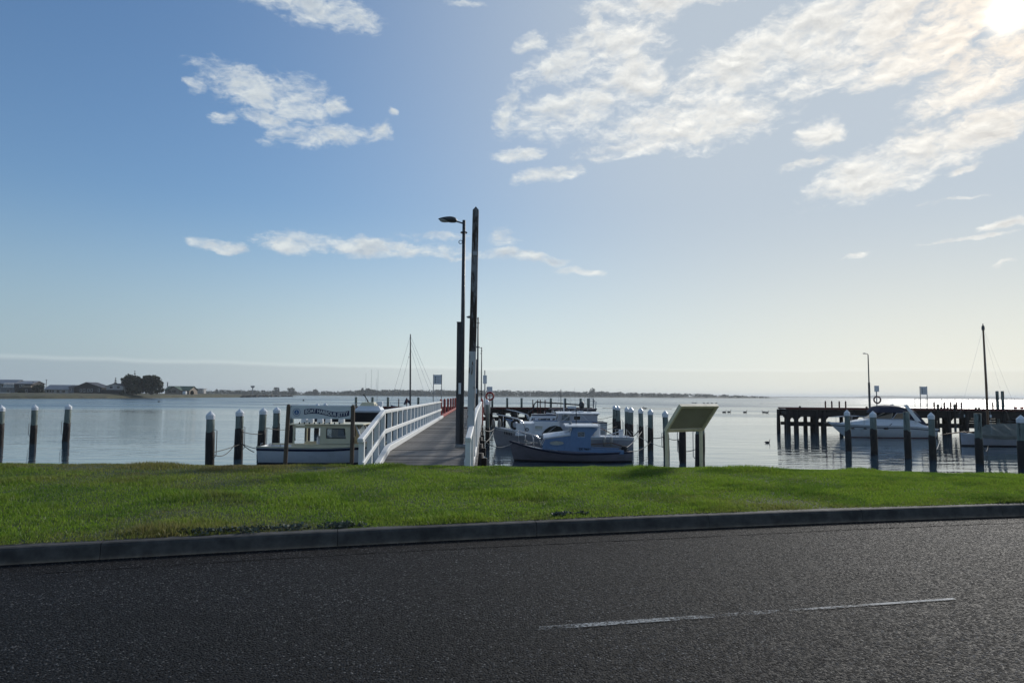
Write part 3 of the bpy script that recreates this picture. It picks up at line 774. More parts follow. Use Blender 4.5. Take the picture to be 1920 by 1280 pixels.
bm = bmesh.new(); add_tube(bm, [(-.02, -.10, .62), (-.02, -.16, .62)], .03, 8); add_box(bm, (-.02, -.11, .62), (.10, .03, .12)); obj('bolt_bracket', bm, GALV, wp)

def board_sign(label, c, w, h, top, material=SIGNW, marks=True):
    """notice board on two posts standing at c"""
    t = thing('notice_board', label, 'sign', c)
    obj('panel', box((0, -.05, top-h/2-.03), (w-.05, .02, h)), material, t)
    for s_ in (-1, 1): obj('post', box((s_*w/2, 0, top/2), (.055, .055, top), None, .006), GALV, t)
    if marks:
        for k in range(3): obj('pictogram', box((-w*.24, -.063, top-h*.32-k*h*.24), (w*.12, .006, h*.13)), BLACKR, t)
        for k in range(3): obj('text_line', box((w*.10, -.063, top-h*.32-k*h*.24), (w*.34, .006, h*.05)), GALV, t)
    return t
board_sign('white notice board on two thin posts beside the red jetty posts', (HX(820, 52), 52, DECK), .60, .70, 2.95)
def box_sign(label, c, w, h, top, ring=None, ring_mat=None):
    t = thing('lifebuoy_stand', label, 'lifebuoy', c) if ring else thing('post_sign', label, 'sign', c)
    obj('post', tube([(0, 0, 0), (0, 0, top)], .05, 8), GALV, t)
    obj('sign_box', box((0, -.06, top-h/2), (w, .06, h), None, .01), SIGNW, t)
    if ring:
        bm = bmesh.new(); torus(bm, (0, -.10, ring), .30, .07, 'y', 20, 8); obj('lifebuoy', bm, ring_mat or REDP, t, smooth=True)
    return t
t = box_sign('grey box sign on a thin post behind the white pole at the jetty', (HX(909, 60), 60, DECK), .32, .72, 3.55-.42)
obj('post_extension', tube([(-.02, .02, 2.9), (-.02, .02, 3.55)], .045, 6), GALV, t)
box_sign('red lifebuoy hanging on a post under a grey box at the jetty', (HX(918.5, 57), 57, DECK), .40, .55, 2.13, ring=1.36)

# ------------------------------------------------------------------ mooring piles
def pile(px, top_y, label, Y=None, dia=.40, ztop=.85, capped=True, rod=None, dark=.52, rope=False, group='capped mooring piles'):
    eye = 741 + (px-960)*math.tan(ROLL)
    if Y is None: Y = (EYE-ztop)*FPX/(top_y-eye)
    p = at(px, top_y, Y); base = Vector((p.x, Y, WATER))
    t = thing('mooring_pile', label, 'pile', base, random.uniform(0, 3), group)
    H = p.z - WATER; r = dia/2; cap_h = .30 if capped else 0
    lean = random.uniform(-.028, .028); ly = random.uniform(-.02, .02); r *= random.uniform(.93, 1.08)
    def sec(z0, z1, r0, r1, nseg, wob):
        bm = bmesh.new(); rows = []
        for i in range(nseg+1):
            z = z0+(z1-z0)*i/nseg; rr = r0+(r1-r0)*i/nseg
            rows.append([bm.verts.new((lean*z + math.cos(a)*rr*(1+random.uniform(-wob, wob)), ly*z + math.sin(a)*rr*(1+random.uniform(-wob, wob)), z + (random.uniform(-.07, .07) if i == nseg and wob > .03 else 0))) for a in [2*math.pi*k/12 for k in range(12)]])
        for a, b in zip(rows, rows[1:]):
            for k in range(12): bm.faces.new((a[k], a[(k+1) % 12], b[(k+1) % 12], b[k]))
        bm.faces.new(rows[0][::-1]); bm.faces.new(rows[-1]); return bm
    zd = H*dark*random.uniform(.93, 1.07)
    obj('timber_shaft', sec(-1.0, H-cap_h, r*.93, r*.90, 8, .015), PILEG, t, smooth=True)
    obj('tarred_sleeve', sec(-1.0, zd, r*1.02, r*1.0, 7, .04), TARRED, t, smooth=True)
    bm = bmesh.new()
    if capped: add_lathe(bm, [(r*.98, H-cap_h-.06), (r*1.0, H-cap_h+.10), (r*.96, H-cap_h+.13), (0.012, H), (0, H)], 12, (lean*H, ly*H, 0))
    else: add_lathe(bm, [(r*.93, H-.16), (r*.86, H-.09), (r*.6, H-.02), (0, H)], 12, (lean*H, ly*H, 0))
    obj('cap', bm, CAPW if capped else PILEG, t, smooth=not capped)
    if rod:
        rx = rod*(r+.09); c_, s_ = math.cos(-t.rotation_euler.z), math.sin(-t.rotation_euler.z)
        def W(dx, dy, z): return (dx*c_-dy*s_, dx*s_+dy*c_, z)
        obj('slide_rod', tube([W(rod*r*.8, -.05, zd+.12), W(rx, -.05, zd+.08), W(rx, -.05, .55), W(rod*r*.8, -.05, .42)], .018, 6), GALV, t)
    return t
PILES = {}
for key, a in {
    'w0': (3, 759, 'capped pile cut by the left edge of the view, leftmost in open water', dict(Y=41.5)),
    'w1': (66, 758, 'middle of the three capped piles in open water at far left', dict(Y=44.5, rod=-1, dark=.50)),
    'w2': (127, 757, 'capped pile in open water, rightmost of the far left three', dict(Y=46.5, rod=-1, dark=.50)),
    'l0': (397, 770, 'thickest capped pile left of the cream cabin boat, nearest the lawn', dict(Y=30.5, rod=1, dark=.62)),
    'l1': (450, 766, 'second capped pile left of the cream cabin boat', dict(Y=35, rod=1, dark=.58)),
    'l2': (492, 764, 'capped pile standing at the stern of the cream cabin boat', dict(Y=37.5, rod=1, dark=.55)),
    'l3': (519, 762.5, 'slimmer capped pile just left of the jetty name sign', dict(Y=41.5, dark=.5)),
    'l4': (547, 761, 'capped pile hidden behind the left post of the jetty name sign', dict(Y=44.5, rod=1, dark=.5)),
    'l5': (578, 758.5, 'dark pile seen through the open cabin of the cream boat', dict(Y=50, dark=.62)),
    'l6': (595, 756, 'capped pile peeking over the jetty name sign, left of the two', dict(Y=57)),
    'l7': (611, 755, 'capped pile peeking over the jetty name sign, right of the two', dict(Y=61)),
    'c0': (1152, 759, 'farthest capped pile right of the boats, back one of the first pair', dict(Y=59, dia=.36)),
    'c1': (1160, 760, 'capped pile overlapping the farthest one right of the boats', dict(Y=56, dia=.38, rod=1)),
    'c2': (1175, 762, 'capped pile right of the boats, back one of the second pair', dict(Y=50.5, dia=.34, rod=-1)),
    'c3': (1182, 763, 'capped pile right of the boats, front one of the second pair', dict(Y=48, dia=.36)),
    'c4': (1202, 764, 'single capped pile between the paired piles and the information panel', dict(Y=45.5, dia=.34, rod=-1)),
    'c5': (1219, 766, 'second single capped pile left of the information panel', dict(Y=42, dia=.36, rod=-1)),
    'c6': (1249, 769, 'capped pile right behind the left leg of the information panel', dict(Y=38, dia=.34, rod=-1, dark=.5)),
    'c7': (1279, 771, 'pile seen under the information panel, left of the two', dict(Y=34.5, dia=.36, rod=-1, dark=.62)),
    'c8': (1311, 773, 'pile seen under the information panel, right of the two', dict(Y=31.5, dia=.40, rod=-1, dark=.66)),
    'r0': (1589, 768, 'capped pile at the bow of the white motor cruiser', dict(Y=43, dia=.37)),
    'r1': (1637, 770, 'capped pile amidships in front of the white motor cruiser', dict(Y=40, dia=.37, dark=.55)),
    'r2': (1700, 771.5, 'round-topped bare pile near the stern of the motor cruiser', dict(Y=38, dia=.34, capped=False, dark=.55)),
    'r3': (1746, 772.5, 'capped pile just right of the motor cruiser stern', dict(Y=37, dia=.36, dark=.52)),
    'r4': (1833, 774.5, 'round-topped bare pile in front of the tarpaulin-covered boat', dict(Y=35, dia=.35, capped=False, dark=.5)),
    'r5': (1913, 777.5, 'capped pile cut by the right edge of the view', dict(Y=32.5, dia=.38, dark=.5)),
    'j0': (915, 748, 'capped pile close against the right side of the jetty', dict(Y=46, dia=.30, ztop=1.35, dark=.35)),
}.items(): PILES[key] = pile(a[0], a[1], a[2], **a[3])
def rope_between(label, a, b, drop, r=.016, material=None, tails=()):
    o = obj('mooring_rope', tube(sag(a, b, drop, 12), r, 5), material or ROPE)
    return tag(o, label, 'rope', 'mooring ropes')
def pl(key, h, dx=0.0, dy=-.2):
    p = PILES[key].location; return Vector((p.x+dx, p.y+dy, WATER+h))

# ------------------------------------------------------------------ boats
class Hull:
    """boat hull: x from stern (0) to bow (L), z = 0 at the waterline"""
    def __init__(s, L, beam, stern, mid, bow, draft=.35, transom=.8, rake=.5, full=.42, vee=.95, plumb=False):
        s.L, s.beam, s.fs, s.fm, s.fb, s.draft, s.tr, s.rake, s.full, s.vee = L, beam, stern, mid, bow, draft, transom, rake, full, vee
    def sheer(s, t):
        a = s.fm + (s.fs-s.fm)*((.45-t)/.45)**2 if t < .45 else s.fm + (s.fb-s.fm)*((t-.45)/.55)**1.8
        return a
    def half(s, t):
        if t < .45: k = s.tr + (1-s.tr)*math.sin(math.pi/2*t/.45)
        else: k = max(0.0, 1-((t-.45)/.55)**2.4)
        return max(.012, s.beam/2*k)
    def pt(s, t, u, side, off=0.0):
        zs, zk = s.sheer(t), -s.draft*(1-max(0, (t-.75)/.25)**2*.9)
        p = s.full + (s.vee-s.full)*max(0, (t-.35)/.65)**1.2
        z = zk + (zs-zk)*u**1.15
        y = s.half(t)*(u**p if u > 0 else 0) + off
        x = s.L*t - s.rake*max(0, (t-.55)/.45)**2*(1-u) - (0 if t > .02 else .0)
        return Vector((x, side*y, z))
    def uz(s, t, z):
        zs, zk = s.sheer(t), -s.draft*(1-max(0, (t-.75)/.25)**2*.9)
        return min(1, max(0, (z-zk)/(zs-zk)))**(1/1.15)
    def ts(s, n=18): return [1-(1-i/n)**1.25 for i in range(n+1)]
    def shell(s, m=7, n=18, lo=0.0):
        bm = bmesh.new(); T = s.ts(n); rows = []
        for t in T:
            rows.append([bm.verts.new(s.pt(t, j/m, -1)) for j in range(m, 0, -1)] + [bm.verts.new(s.pt(t, 0, 1))] + [bm.verts.new(s.pt(t, j/m, 1)) for j in range(1, m+1)])
        for a, b in zip(rows, rows[1:]):
            for k in range(2*m): bm.faces.new((a[k], b[k], b[k+1], a[k+1]))
        bm.faces.new(rows[0])
        bmesh.ops.recalc_face_normals(bm, faces=bm.faces[:])
        return bm
    def band(s, z0, z1, off=.006, n=18, t0=0.0, rel=False):
        """stripe wrapped on the hull between heights (rel: below the sheer)"""
        bm = bmesh.new()
        for side in (-1, 1):
            prev = None
            for t in s.ts(n):
                if t < t0: continue
                a, b = (s.sheer(t)-z0, s.sheer(t)-z1) if rel else (z0, z1)
                r = [bm.verts.new(s.pt(t, s.uz(t, a), side, off)), bm.verts.new(s.pt(t, s.uz(t, (a+b)/2), side, off)), bm.verts.new(s.pt(t, s.uz(t, b), side, off))]
                if prev:
                    for k in range(2): bm.faces.new((prev[k], r[k], r[k+1], prev[k+1]))
                prev = r
        r0 = s.pt(0, s.uz(0, s.sheer(0)-z0 if rel else z0), 1); r1 = s.pt(0, s.uz(0, s.sheer(0)-z1 if rel else z1), 1)
        vs = [bm.verts.new((-.006, y, z)) for y, z in ((-r0.y, r0.z), (r0.y, r0.z), (r1.y, r1.z), (-r1.y, r1.z))]; bm.faces.new(vs)
        return bm
    def gunwale(s, r=.03, dz=0.0, n=18):
        bm = bmesh.new()
        for side in (-1, 1): add_tube(bm, [s.pt(t, 1, side)+Vector((0, 0, dz)) for t in s.ts(n)], r, 6)
        return bm
    def deck(s, t0, t1, dz=-.03, n=12):
        bm = bmesh.new(); prev = None
        for i in range(n+1):
            t = t0+(t1-t0)*i/n; p = s.pt(t, 1, 1); q = s.pt(t, 1, -1)
            r = [bm.verts.new(p+Vector((0, -.01, dz))), bm.verts.new((p+q)/2+Vector((0, 0, dz+.03))), bm.verts.new(q+Vector((0, .01, dz)))]
            if prev:
                for k in range(2): bm.faces.new((prev[k], r[k], r[k+1], prev[k+1]))
            prev = r
        return bm
    def sole(s, t0, t1, z, n=6):
        bm = bmesh.new(); prev = None
        for i in range(n+1):
            t = t0+(t1-t0)*i/n; w = abs(s.pt(t, s.uz(t, z), 1).y)-.02; x = s.L*t
            r = [bm.verts.new((x, w, z)), bm.verts.new((x, -w, z))]
            if prev: bm.faces.new((prev[0], r[0], r[1], prev[1]))
            prev = r
        return bm
def wall_xz(bm, poly, y, th):
    """flat wall piece: polygon in x-z at side y"""
    return add_prism(bm, [(x, y-th/2, z) for x, z in poly], (0, th, 0))
def cabin_shell(bm, prof_bottom, prof_top, hw_b, hw_t):
    """tapered closed house: bottom (x0,x1,z), top (x0,x1,z), half widths"""
    v = [bm.verts.new((x, y, z)) for (x0, x1, z, w) in ((*prof_bottom, hw_b), (*prof_top, hw_t)) for x, y in ((x0, -w), (x1, -w), (x1, w), (x0, w))]
    for q in ((3, 2, 1, 0), (4, 5, 6, 7), (0, 1, 5, 4), (1, 2, 6, 5), (2, 3, 7, 6), (3, 0, 4, 7)): bm.faces.new([v[i] for i in q])
    return bm
def pane(name, parent, pts, material, off=(0, -.012, 0), frame=None, fr=.02):
    """flat window: polygon points, set proud of its wall, with a frame tube"""
    pts = [Vector(p)+Vector(off) for p in pts]
    bm = bmesh.new(); n = (pts[1]-pts[0]).cross(pts[2]-pts[0]).normalized()*.008
    a = [bm.verts.new(p) for p in pts]; b = [bm.verts.new(p+n) for p in pts]; k = len(a)
    bm.faces.new(a[::-1]); bm.faces.new(b)
    for i in range(k): bm.faces.new((a[i], a[(i+1) % k], b[(i+1) % k], b[i]))
    bmesh.ops.recalc_face_normals(bm, faces=bm.faces[:])
    o = obj(name, bm, material, parent)
    if frame:
        bm = bmesh.new(); add_tube(bm, pts+[pts[0]], fr, 5, caps=False); obj('window_frame', bm, frame, o)
    return o
def cambered(name, parent, x0, z0, x1, z1, hw, camber, th, material, n=8):
    """roof arched across the boat, from (x0, z0) to (x1, z1)"""
    bm = bmesh.new(); rows = []
    for x, z in ((x0, z0), (x1, z1)):
        rows.append([bm.verts.new((x, hw*(2*i/n-1), z+dz+camber*(1-(2*i/n-1)**2))) for dz in (th, 0) for i in (range(n+1) if dz else range(n, -1, -1))])
    a, b = rows; k = len(a)
    for i in range(k): bm.faces.new((a[i], a[(i+1) % k], b[(i+1) % k], b[i]))
    bm.faces.new(a[::-1]); bm.faces.new(b); bmesh.ops.recalc_face_normals(bm, faces=bm.faces[:])
    return obj(name, bm, material, parent)
def both(fn):
    for s_ in (-1, 1): fn(s_)
def boat_root(name, label, px_bow, px_stern, wl_Y, group='boats moored in the harbour', yaw=0.0, cat='boat'):
    """boat lying across the view; returns (root, length). bow points to px_bow"""
    a, b = at(px_stern, 800, wl_Y), at(px_bow, 800, wl_Y)
    L = abs(b.x-a.x); rz = 0.0 if b.x > a.x else math.pi
    t = thing(name, label, cat, (a.x, wl_Y, WATER), rz+yaw, group)
    return t, L

# --- A: cream cabin boat left of the ramp (bow to the right)
t, L = boat_root('cabin_boat', 'white cabin boat with cream cabin and navy stripe behind the jetty name sign', 742, 497, 32.5)
t.location.y += .0
H = Hull(L, 2.3, .86, .84, 1.05, .3, transom=.92, rake=.7)
obj('hull', H.shell(), BOATW, t, smooth=True)
obj('sheer_stripe', H.band(.07, .17, rel=True), NAVY, t); obj('boot_stripe', H.band(.03, .15), NAVY, t)
obj('gunwale', H.gunwale(.035), CREAM, t, smooth=True)
obj('foredeck', H.deck(.70, .995), CREAM, t); obj('cockpit_sole', H.sole(.02, .72, .25), CREAM, t)
k = 32.5/FPX                                  # metres per photograph pixel here
X = lambda px: (px-497)*k
zr = 1.86
hw = 1.0
def side_a(s_):
    y = s_*hw; bm = bmesh.new()
    wall_xz(bm, [(X(560), .86), (X(700), .88), (X(700), 1.02), (X(560), .98)], y, .05)                # coaming
    wall_xz(bm, [(X(611), .98), (X(622), .98), (X(622), zr-.06), (X(611), zr-.06)], y, .05)
    wall_xz(bm, [(X(622), .98), (X(666), .99), (X(666), 1.24), (X(622), 1.24)], y, .05)
    wall_xz(bm, [(X(658), 1.24), (X(668), 1.24), (X(664), zr-.06), (X(655), zr-.06)], y, .05)
    wall_xz(bm, [(X(562), zr-.16), (X(672), zr-.16), (X(672), zr-.05), (X(562), zr-.05)], y-.0005*s_, .045)
    wall_xz(bm, [(X(562), .98), (X(565), .98), (X(565), zr-.16), (X(562), zr-.16)], y, .05)
    c = obj('cabin_side', bm, CREAM, t)
    pane('window', c, [(X(623), y, 1.26), (X(657), y, 1.26), (X(653), y, zr-.18), (X(623), y, zr-.18)], GLASS, (0, 0, 0), BLACKR, .022)
both(side_a)
bm = bmesh.new(); add_box(bm, ((X(556)+X(690))/2, 0, zr), (X(690)-X(556), 2.25, .06), None, .02); obj('roof', bm, CREAM, t)
bm = bmesh.new()
for i in range(9): add_tube(bm, [(X(574+i*9), -1.08, zr+.03), (X(574+i*9), -1.08, zr+.10)], .03, 6)
obj('rod_holder', bm, BLACKR, t)
for px in (572, 584, 602, 617, 641): obj('roof_fitting', box((X(px), -.2+.01*(px % 7), zr+.12), (.25, .25, .10+.05*(px % 3)), None, .02), BOATW, t)
for s_ in (-1, 1):
    bm = bmesh.new(); add_beam(bm, (X(688), s_*.9, 1.04), (X(674), s_*.9, zr-.03), .07, .06); obj('windscreen_pillar', bm, BOATW, t)
pane('windscreen', t, [(X(687), -.9, 1.05), (X(687), .9, 1.05), (X(674), .85, zr-.05), (X(674), -.85, zr-.05)], GLASS, (0, 0, 0), BLACKR)
obj('helm_console', box((X(652), .1, 1.0), (.25, .9, .7), None, .04), BOATW, t)
obj('seat', box((X(628), .35, .75), (.4, .4, .9), None, .06), BROWNW, t)
bm = bmesh.new(); add_box(bm, (X(604), .2, 1.05), (.5, .6, .5), None, .08); obj('storage_box', bm, BOATW, t)
bm = bmesh.new()
for px in (505, 520, 540): add_tube(bm, [(X(px), -1.05, .86), (X(px), -1.05, 1.0), (X(px)+.1, -1.05, 1.02)], .015, 5)
obj('cleat', bm, STEEL, t)

# --- H: black-hulled boat behind (bow to the left)
t, L = boat_root('work_boat', 'black-hulled boat with white sheer strip behind the ramp railing', 600, 762, 66)
H = Hull(L, 2.9, 1.75, 1.70, 1.95, .4, transom=.9, rake=1.8)
obj('hull', H.shell(), BLACKH, t, smooth=True); obj('sheer_strip', H.band(-.01, .14, rel=True), BOATW, t); obj('deck', H.deck(.01, .99), BOATW, t)
obj('gunwale', H.gunwale(.04), BOATW, t, smooth=True)
k = 66/FPX; X = lambda px: (762-px)*k
bm = cabin_shell(bmesh.new(), (X(718), X(668), 1.72), (X(712), X(676), 2.15), .95, .8); obj('cabin_trunk', bm, BOATW, t)
bm = cabin_shell(bmesh.new(), (X(705), X(677), 2.15), (X(702), X(681), 2.48), .7, .6); obj('dinghy', bm, CREAM, t)
obj('deck_box', box((X(712), -.2, 2.3), (.45, .5, .45), None, .05), SIGNW, t)
bm = bmesh.new(); add_tube(bm, [(X(684), -.6, 1.75), (X(688), -.6, 2.5), (X(681), -.6, 3.05), (X(678), -.6, 3.2)], .05, 6); obj('winch_arm', bm, BLACKR, t)
bm = bmesh.new(); add_tube(bm, [(X(694), -.7, 1.75), (X(684), -.7, 2.7)], .04, 6); obj('davit', bm, GALV, t)
for i, px in enumerate((683, 694, 705, 708)): obj('aerial', tube([(X(px), .2*i-.4, 2.1), (X(px-(1 if i == 2 else 0)), .2*i-.4, 5.2+.5*math.sin(i*2.3))], [.016, .008], 5), GALV, t)
bm = bmesh.new()
for px in (662, 672): add_tube(bm, [(X(px), -1.0, 1.75), (X(px), -1.0, 2.35)], .02, 5)
add_tube(bm, [(X(655), -.9, 2.3), (X(662), -1.0, 2.35), (X(672), -1.0, 2.35), (X(676), -1.0, 1.8)], .02, 5); obj('guard_rail', bm, STEEL, t)

# --- I: yacht beyond the cross head, only bow and mast show
t, L = boat_root('yacht', 'dark blue yacht with tall black mast beyond the left railing', 731, 830, 86)
H = Hull(L, 2.3, 1.2, 1.25, 2.0, .5, transom=.6, rake=1.2)
obj('hull', H.shell(), NAVY, t, smooth=True); obj('deck', H.deck(.01, .99), BOATW, t); obj('gunwale', H.gunwale(.04), BOATW, t)
k = 86/FPX; X = lambda px: (830-px)*k
bm = cabin_shell(bmesh.new(), (X(800), X(765), 1.25), (X(798), X(769), 1.7), .7, .6); obj('coach_roof', bm, BOATW, t)
mz = 9.2
obj('mast', tube([(X(769), 0, 1.2), (X(768), 0, 6), (X(767), 0, mz+1.4)], [.11, .10, .06], 8), LAMPG, t)
obj('spreader', tube([(X(766), -.9, 7.7), (X(768), 0, 7.85), (X(766), .9, 7.7)], .03, 5), LAMPG, t)
obj('furled_sail', tube([(X(770), 0, 2.1), (X(762), 0, 2.6), (X(758), 0, 2.0)], [.12, .28, .12], 8), NAVYC, t)
for i, (a, b) in enumerate((((X(767), 0, 10.4), (X(731), 0, 2.0)), ((X(768), 0, 8.8), (X(742), -.5, 1.9)), ((X(767), 0, 10.4), (X(828), 0, 1.4)), ((X(767), 0, 9.8), (X(818), -.6, 1.4)), ((X(767), 0, 9.0), (X(806), .7, 1.4)))):
    obj('stay', tube([a, b], .012, 4), STEEL, t)

# --- B: blue boat in front (bow to the left)
t, L = boat_root('launch', 'small blue wheelhouse boat with navy rubbing strake, nearest of the right-hand boats', 955, 1182, 35)
H = Hull(L, 2.1, .52, .44, .98, .3, transom=.55, rake=.25, vee=.85)
obj('hull', H.shell(), HULLD, t, smooth=True); obj('rubbing_strake', H.band(-.02, .07, .02, rel=True), NAVY, t)
obj('boot_stripe', H.band(-.02, .07), BLACKH, t)
obj('gunwale', H.gunwale(.03), NAVY, t, smooth=True); obj('foredeck', H.deck(.60, .99), BOATW, t); obj('cockpit_sole', H.sole(.02, .6, .12), BLUEB, t)
k = 35/FPX; X = lambda px: (1182-px)*k
def side_b(s_):
    y = s_*.74
    bm = bmesh.new(); wall_xz(bm, [(X(1165), .40), (X(1017), .62), (X(1017), .80), (X(1115), .66), (X(1140), .62), (X(1165), .60)], y, .04)
    c = obj('coaming', bm, BLUEB, t)
    bm = bmesh.new(); wall_xz(bm, [(X(1068), .72), (X(1017), .80), (X(1022), 1.10), (X(1068), 1.28)], y*.97, .04)
    c = obj('trunk_side', bm, BLUEB, t)
    cx, cz = X(1043), .92
    pane('oval_window', c, [(cx + .36*math.cos(a)*(1), y*.97+s_*.025, cz+.12*math.sin(a)+.0) for a in [2*math.pi*i/14 for i in range(14)]], mat('pale_cabin_glass', (.42, .43, .38), (.30, .32, .28), 3, rough=.2), (0, 0, 0), BLUEB, .018)
    bm = bmesh.new()                                                   # wheelhouse side around its window
    wall_xz(bm, [(X(1105), .62), (X(1067), .72), (X(1067), 1.22), (X(1105), 1.22)], y, .04)
    wall_xz(bm, [(X(1081), 1.22), (X(1067), 1.22), (X(1073), 1.68), (X(1081), 1.68)], y, .04)
    wall_xz(bm, [(X(1105), 1.22), (X(1094), 1.22), (X(1094), 1.68), (X(1107), 1.68)], y, .04)
    wall_xz(bm, [(X(1094), 1.46), (X(1081), 1.46), (X(1081), 1.68), (X(1094), 1.68)], y, .04)
    c = obj('wheelhouse_side', bm, BLUEB, t)
    pane('window', c, [(X(1094), y, 1.22), (X(1081), y, 1.22), (X(1081), y, 1.46), (X(1094), y, 1.46)], GLASS, (0, 0, 0), BOATW, .015)
    bm = bmesh.new(); wall_xz(bm, [(X(1107), 1.68), (X(1118), 1.66), (X(1116), 1.55), (X(1112), 1.45), (X(1108), 1.30), (X(1105), 1.24)], y, .035); obj('aft_wing', bm, BLUEB, t)
both(side_b)
bm = cabin_shell(bmesh.new(), (X(1068), X(1020), 1.11), (X(1066), X(1030), 1.27), .74, .62); bmesh.ops.translate(bm, vec=(0, 0, 0), verts=bm.verts[:])
for v in bm.verts:
    if v.co.z < 1.2: v.co.z = 1.09 if v.co.x > 3.5 else 1.27
    else: v.co.z = 1.20 if v.co.x > 3.5 else 1.42
obj('trunk_roof', bm, BOATW, t)
cambered('trunk_top', t, X(1068), 1.30, X(1019), 1.12, .77, .16, .05, BOATW)
bm = bmesh.new()
for s_ in (-1, 1): add_beam(bm, (X(1028), s_*.5, 1.22), (X(1060), s_*.5, 1.34), .05, .04)
obj('hand_rail', bm, BROWNW, t)
pane('forward_window', t, [(X(1017), -.62, .82), (X(1017), .62, .82), (X(1022), .60, 1.08), (X(1022), -.60, 1.08)], GLASS, (0, 0, 0), BOATW, .02)
cambered('wheelhouse_roof', t, X(1119), 1.69, X(1058), 1.69, .86, .09, .06, BOATW)
pane('windscreen', t, [(X(1066), -.68, 1.28), (X(1066), .68, 1.28), (X(1071), .66, 1.67), (X(1071), -.66, 1.67)], GLASS, (0, 0, 0), BOATW, .022)
obj('windscreen_post', tube([(X(1066), -.0, 1.27), (X(1071), 0, 1.68)], .03, 5), BOATW, t)
bm = bmesh.new(); torus(bm, (X(1100), 0, 1.3), .22, .03, 'x', 14, 5); obj('steering_wheel', bm, BROWNW, t)
obj('aft_bulkhead', box((X(1103), .45, 1.1), (.04, .5, 1.0)), BROWNW, t)
obj('mast', tube([(X(1081), 0, 1.75), (X(1081), 0, 2.55)], [.03, .02], 6), LAMPG, t)
me_ = text_mesh('EK 961', .17, .003); o = obj('registration_number', me_, BLACKR, t, (X(1093), .775, .63), (R(90), 0, R(180)))
rail = [(X(957), 0, 1.52)]
bm = bmesh.new()
for s_ in (-1, 1):
    top = [(X(962), 0, 1.50), (X(975), s_*.30, 1.46), (X(1000), s_*.58, 1.27), (X(1012), s_*.66, 1.12), (X(1017), s_*.72, .70)]
    add_tube(bm, top, .020, 6)
    for px, yy, zt in ((972, .26, 1.46), (985, .45, 1.38), (1000, .58, 1.27)):
        tt = (L-0)*0 + X(px)/L; add_tube(bm, [(X(px+3), s_*min(yy+.05, H.half(tt)-.03), H.sheer(tt)-.02), (X(px), s_*yy, zt)], .015, 5)
obj('pulpit_rail', bm, STEEL, t, smooth=True)
bm = bmesh.new(); add_tube(bm, [(X(985), .05, 1.0), (X(990), -.3, .92), (X(1010), -.35, .85)], .035, 6); torus(bm, (X(992), -.1, .86), .16, .03, 'z', 12, 5); obj('coiled_rope', bm, ROPEW, t)
obj('stern_oar', tube([(X(1110), -.6, .78), (X(1150), -.5, .86), (X(1172), -.3, .70)], [.02, .02, .03], 5), BROWNW, t)

for a_, b_ in (((X(1081), 0, 2.5), (X(1112), .6, 1.74)), ((X(1081), 0, 2.5), (X(1022), 0, 1.25))): obj('stay', tube([a_, b_], .007, 4), STEEL, t)
bm = bmesh.new(); add_lathe(bm, [(0, 1.78), (.06, 1.79), (.075, 1.86), (.05, 1.93), (0, 1.95)], 8, (X(1069), .3, 0)); obj('roof_lamp', bm, GALV, t)
for px in (1125, 1143): obj('cockpit_thwart', box((X(px), 0, .50), (.22, 1.2, .04)), BROWNW, t)
bm = bmesh.new(); add_box(bm, (X(1170), 0, .55), (.26, .3, .42), None, .06); obj('engine_cover', bm, BLACKR, t)

# --- C: larger white cruiser behind it
t, L = boat_root('cabin_cruiser', 'long white wooden cabin cruiser behind the blue boat, porthole in its forward cabin', 921, 1184, 45)
H = Hull(L, 2.8, .62, .68, 1.25, .4, transom=.6, rake=.35, vee=.9)
obj('hull', H.shell(), BOATG, t, smooth=True); obj('gunwale', H.gunwale(.045), BOATW, t, smooth=True); obj('bulwark_stripe', H.band(.02, .16, .012, rel=True, t0=0), BOATW, t); obj('deck', H.deck(.01, .99), BOATW, t)
k = 45/FPX; X = lambda px: (1184-px)*k
bm = cabin_shell(bmesh.new(), (X(1004), X(967), .70), (X(1004), X(970), 1.42), 1.0, .92); c = obj('forward_cabin', bm, BOATW, t)
bm = bmesh.new(); torus(bm, (X(989), .98, 1.10), .085, .022, 'y', 14, 5); add_lathe(bm, [(0, 0), (.08, 0)], 14); obj('porthole', bm, BLACKR, c)
bm = cabin_shell(bmesh.new(), (X(1050), X(1001), .62), (X(1050), X(1002), 1.60), 1.08, 1.0); c = obj('main_cabin', bm, BOATW, t)
pane('window', c, [(X(1017), 1.075, 1.10), (X(1003), 1.075, 1.10), (X(1003), 1.055, 1.34), (X(1017), 1.055, 1.34)], mat('pale_cabin_glass', (.42, .43, .38)), (0, .012, 0), BOATW, .03)
obj('cabin_top_rail', box(((X(1045)+X(1000))/2, .95, 1.64), (X(1000)-X(1045), .05, .07)), BLUEB, c)
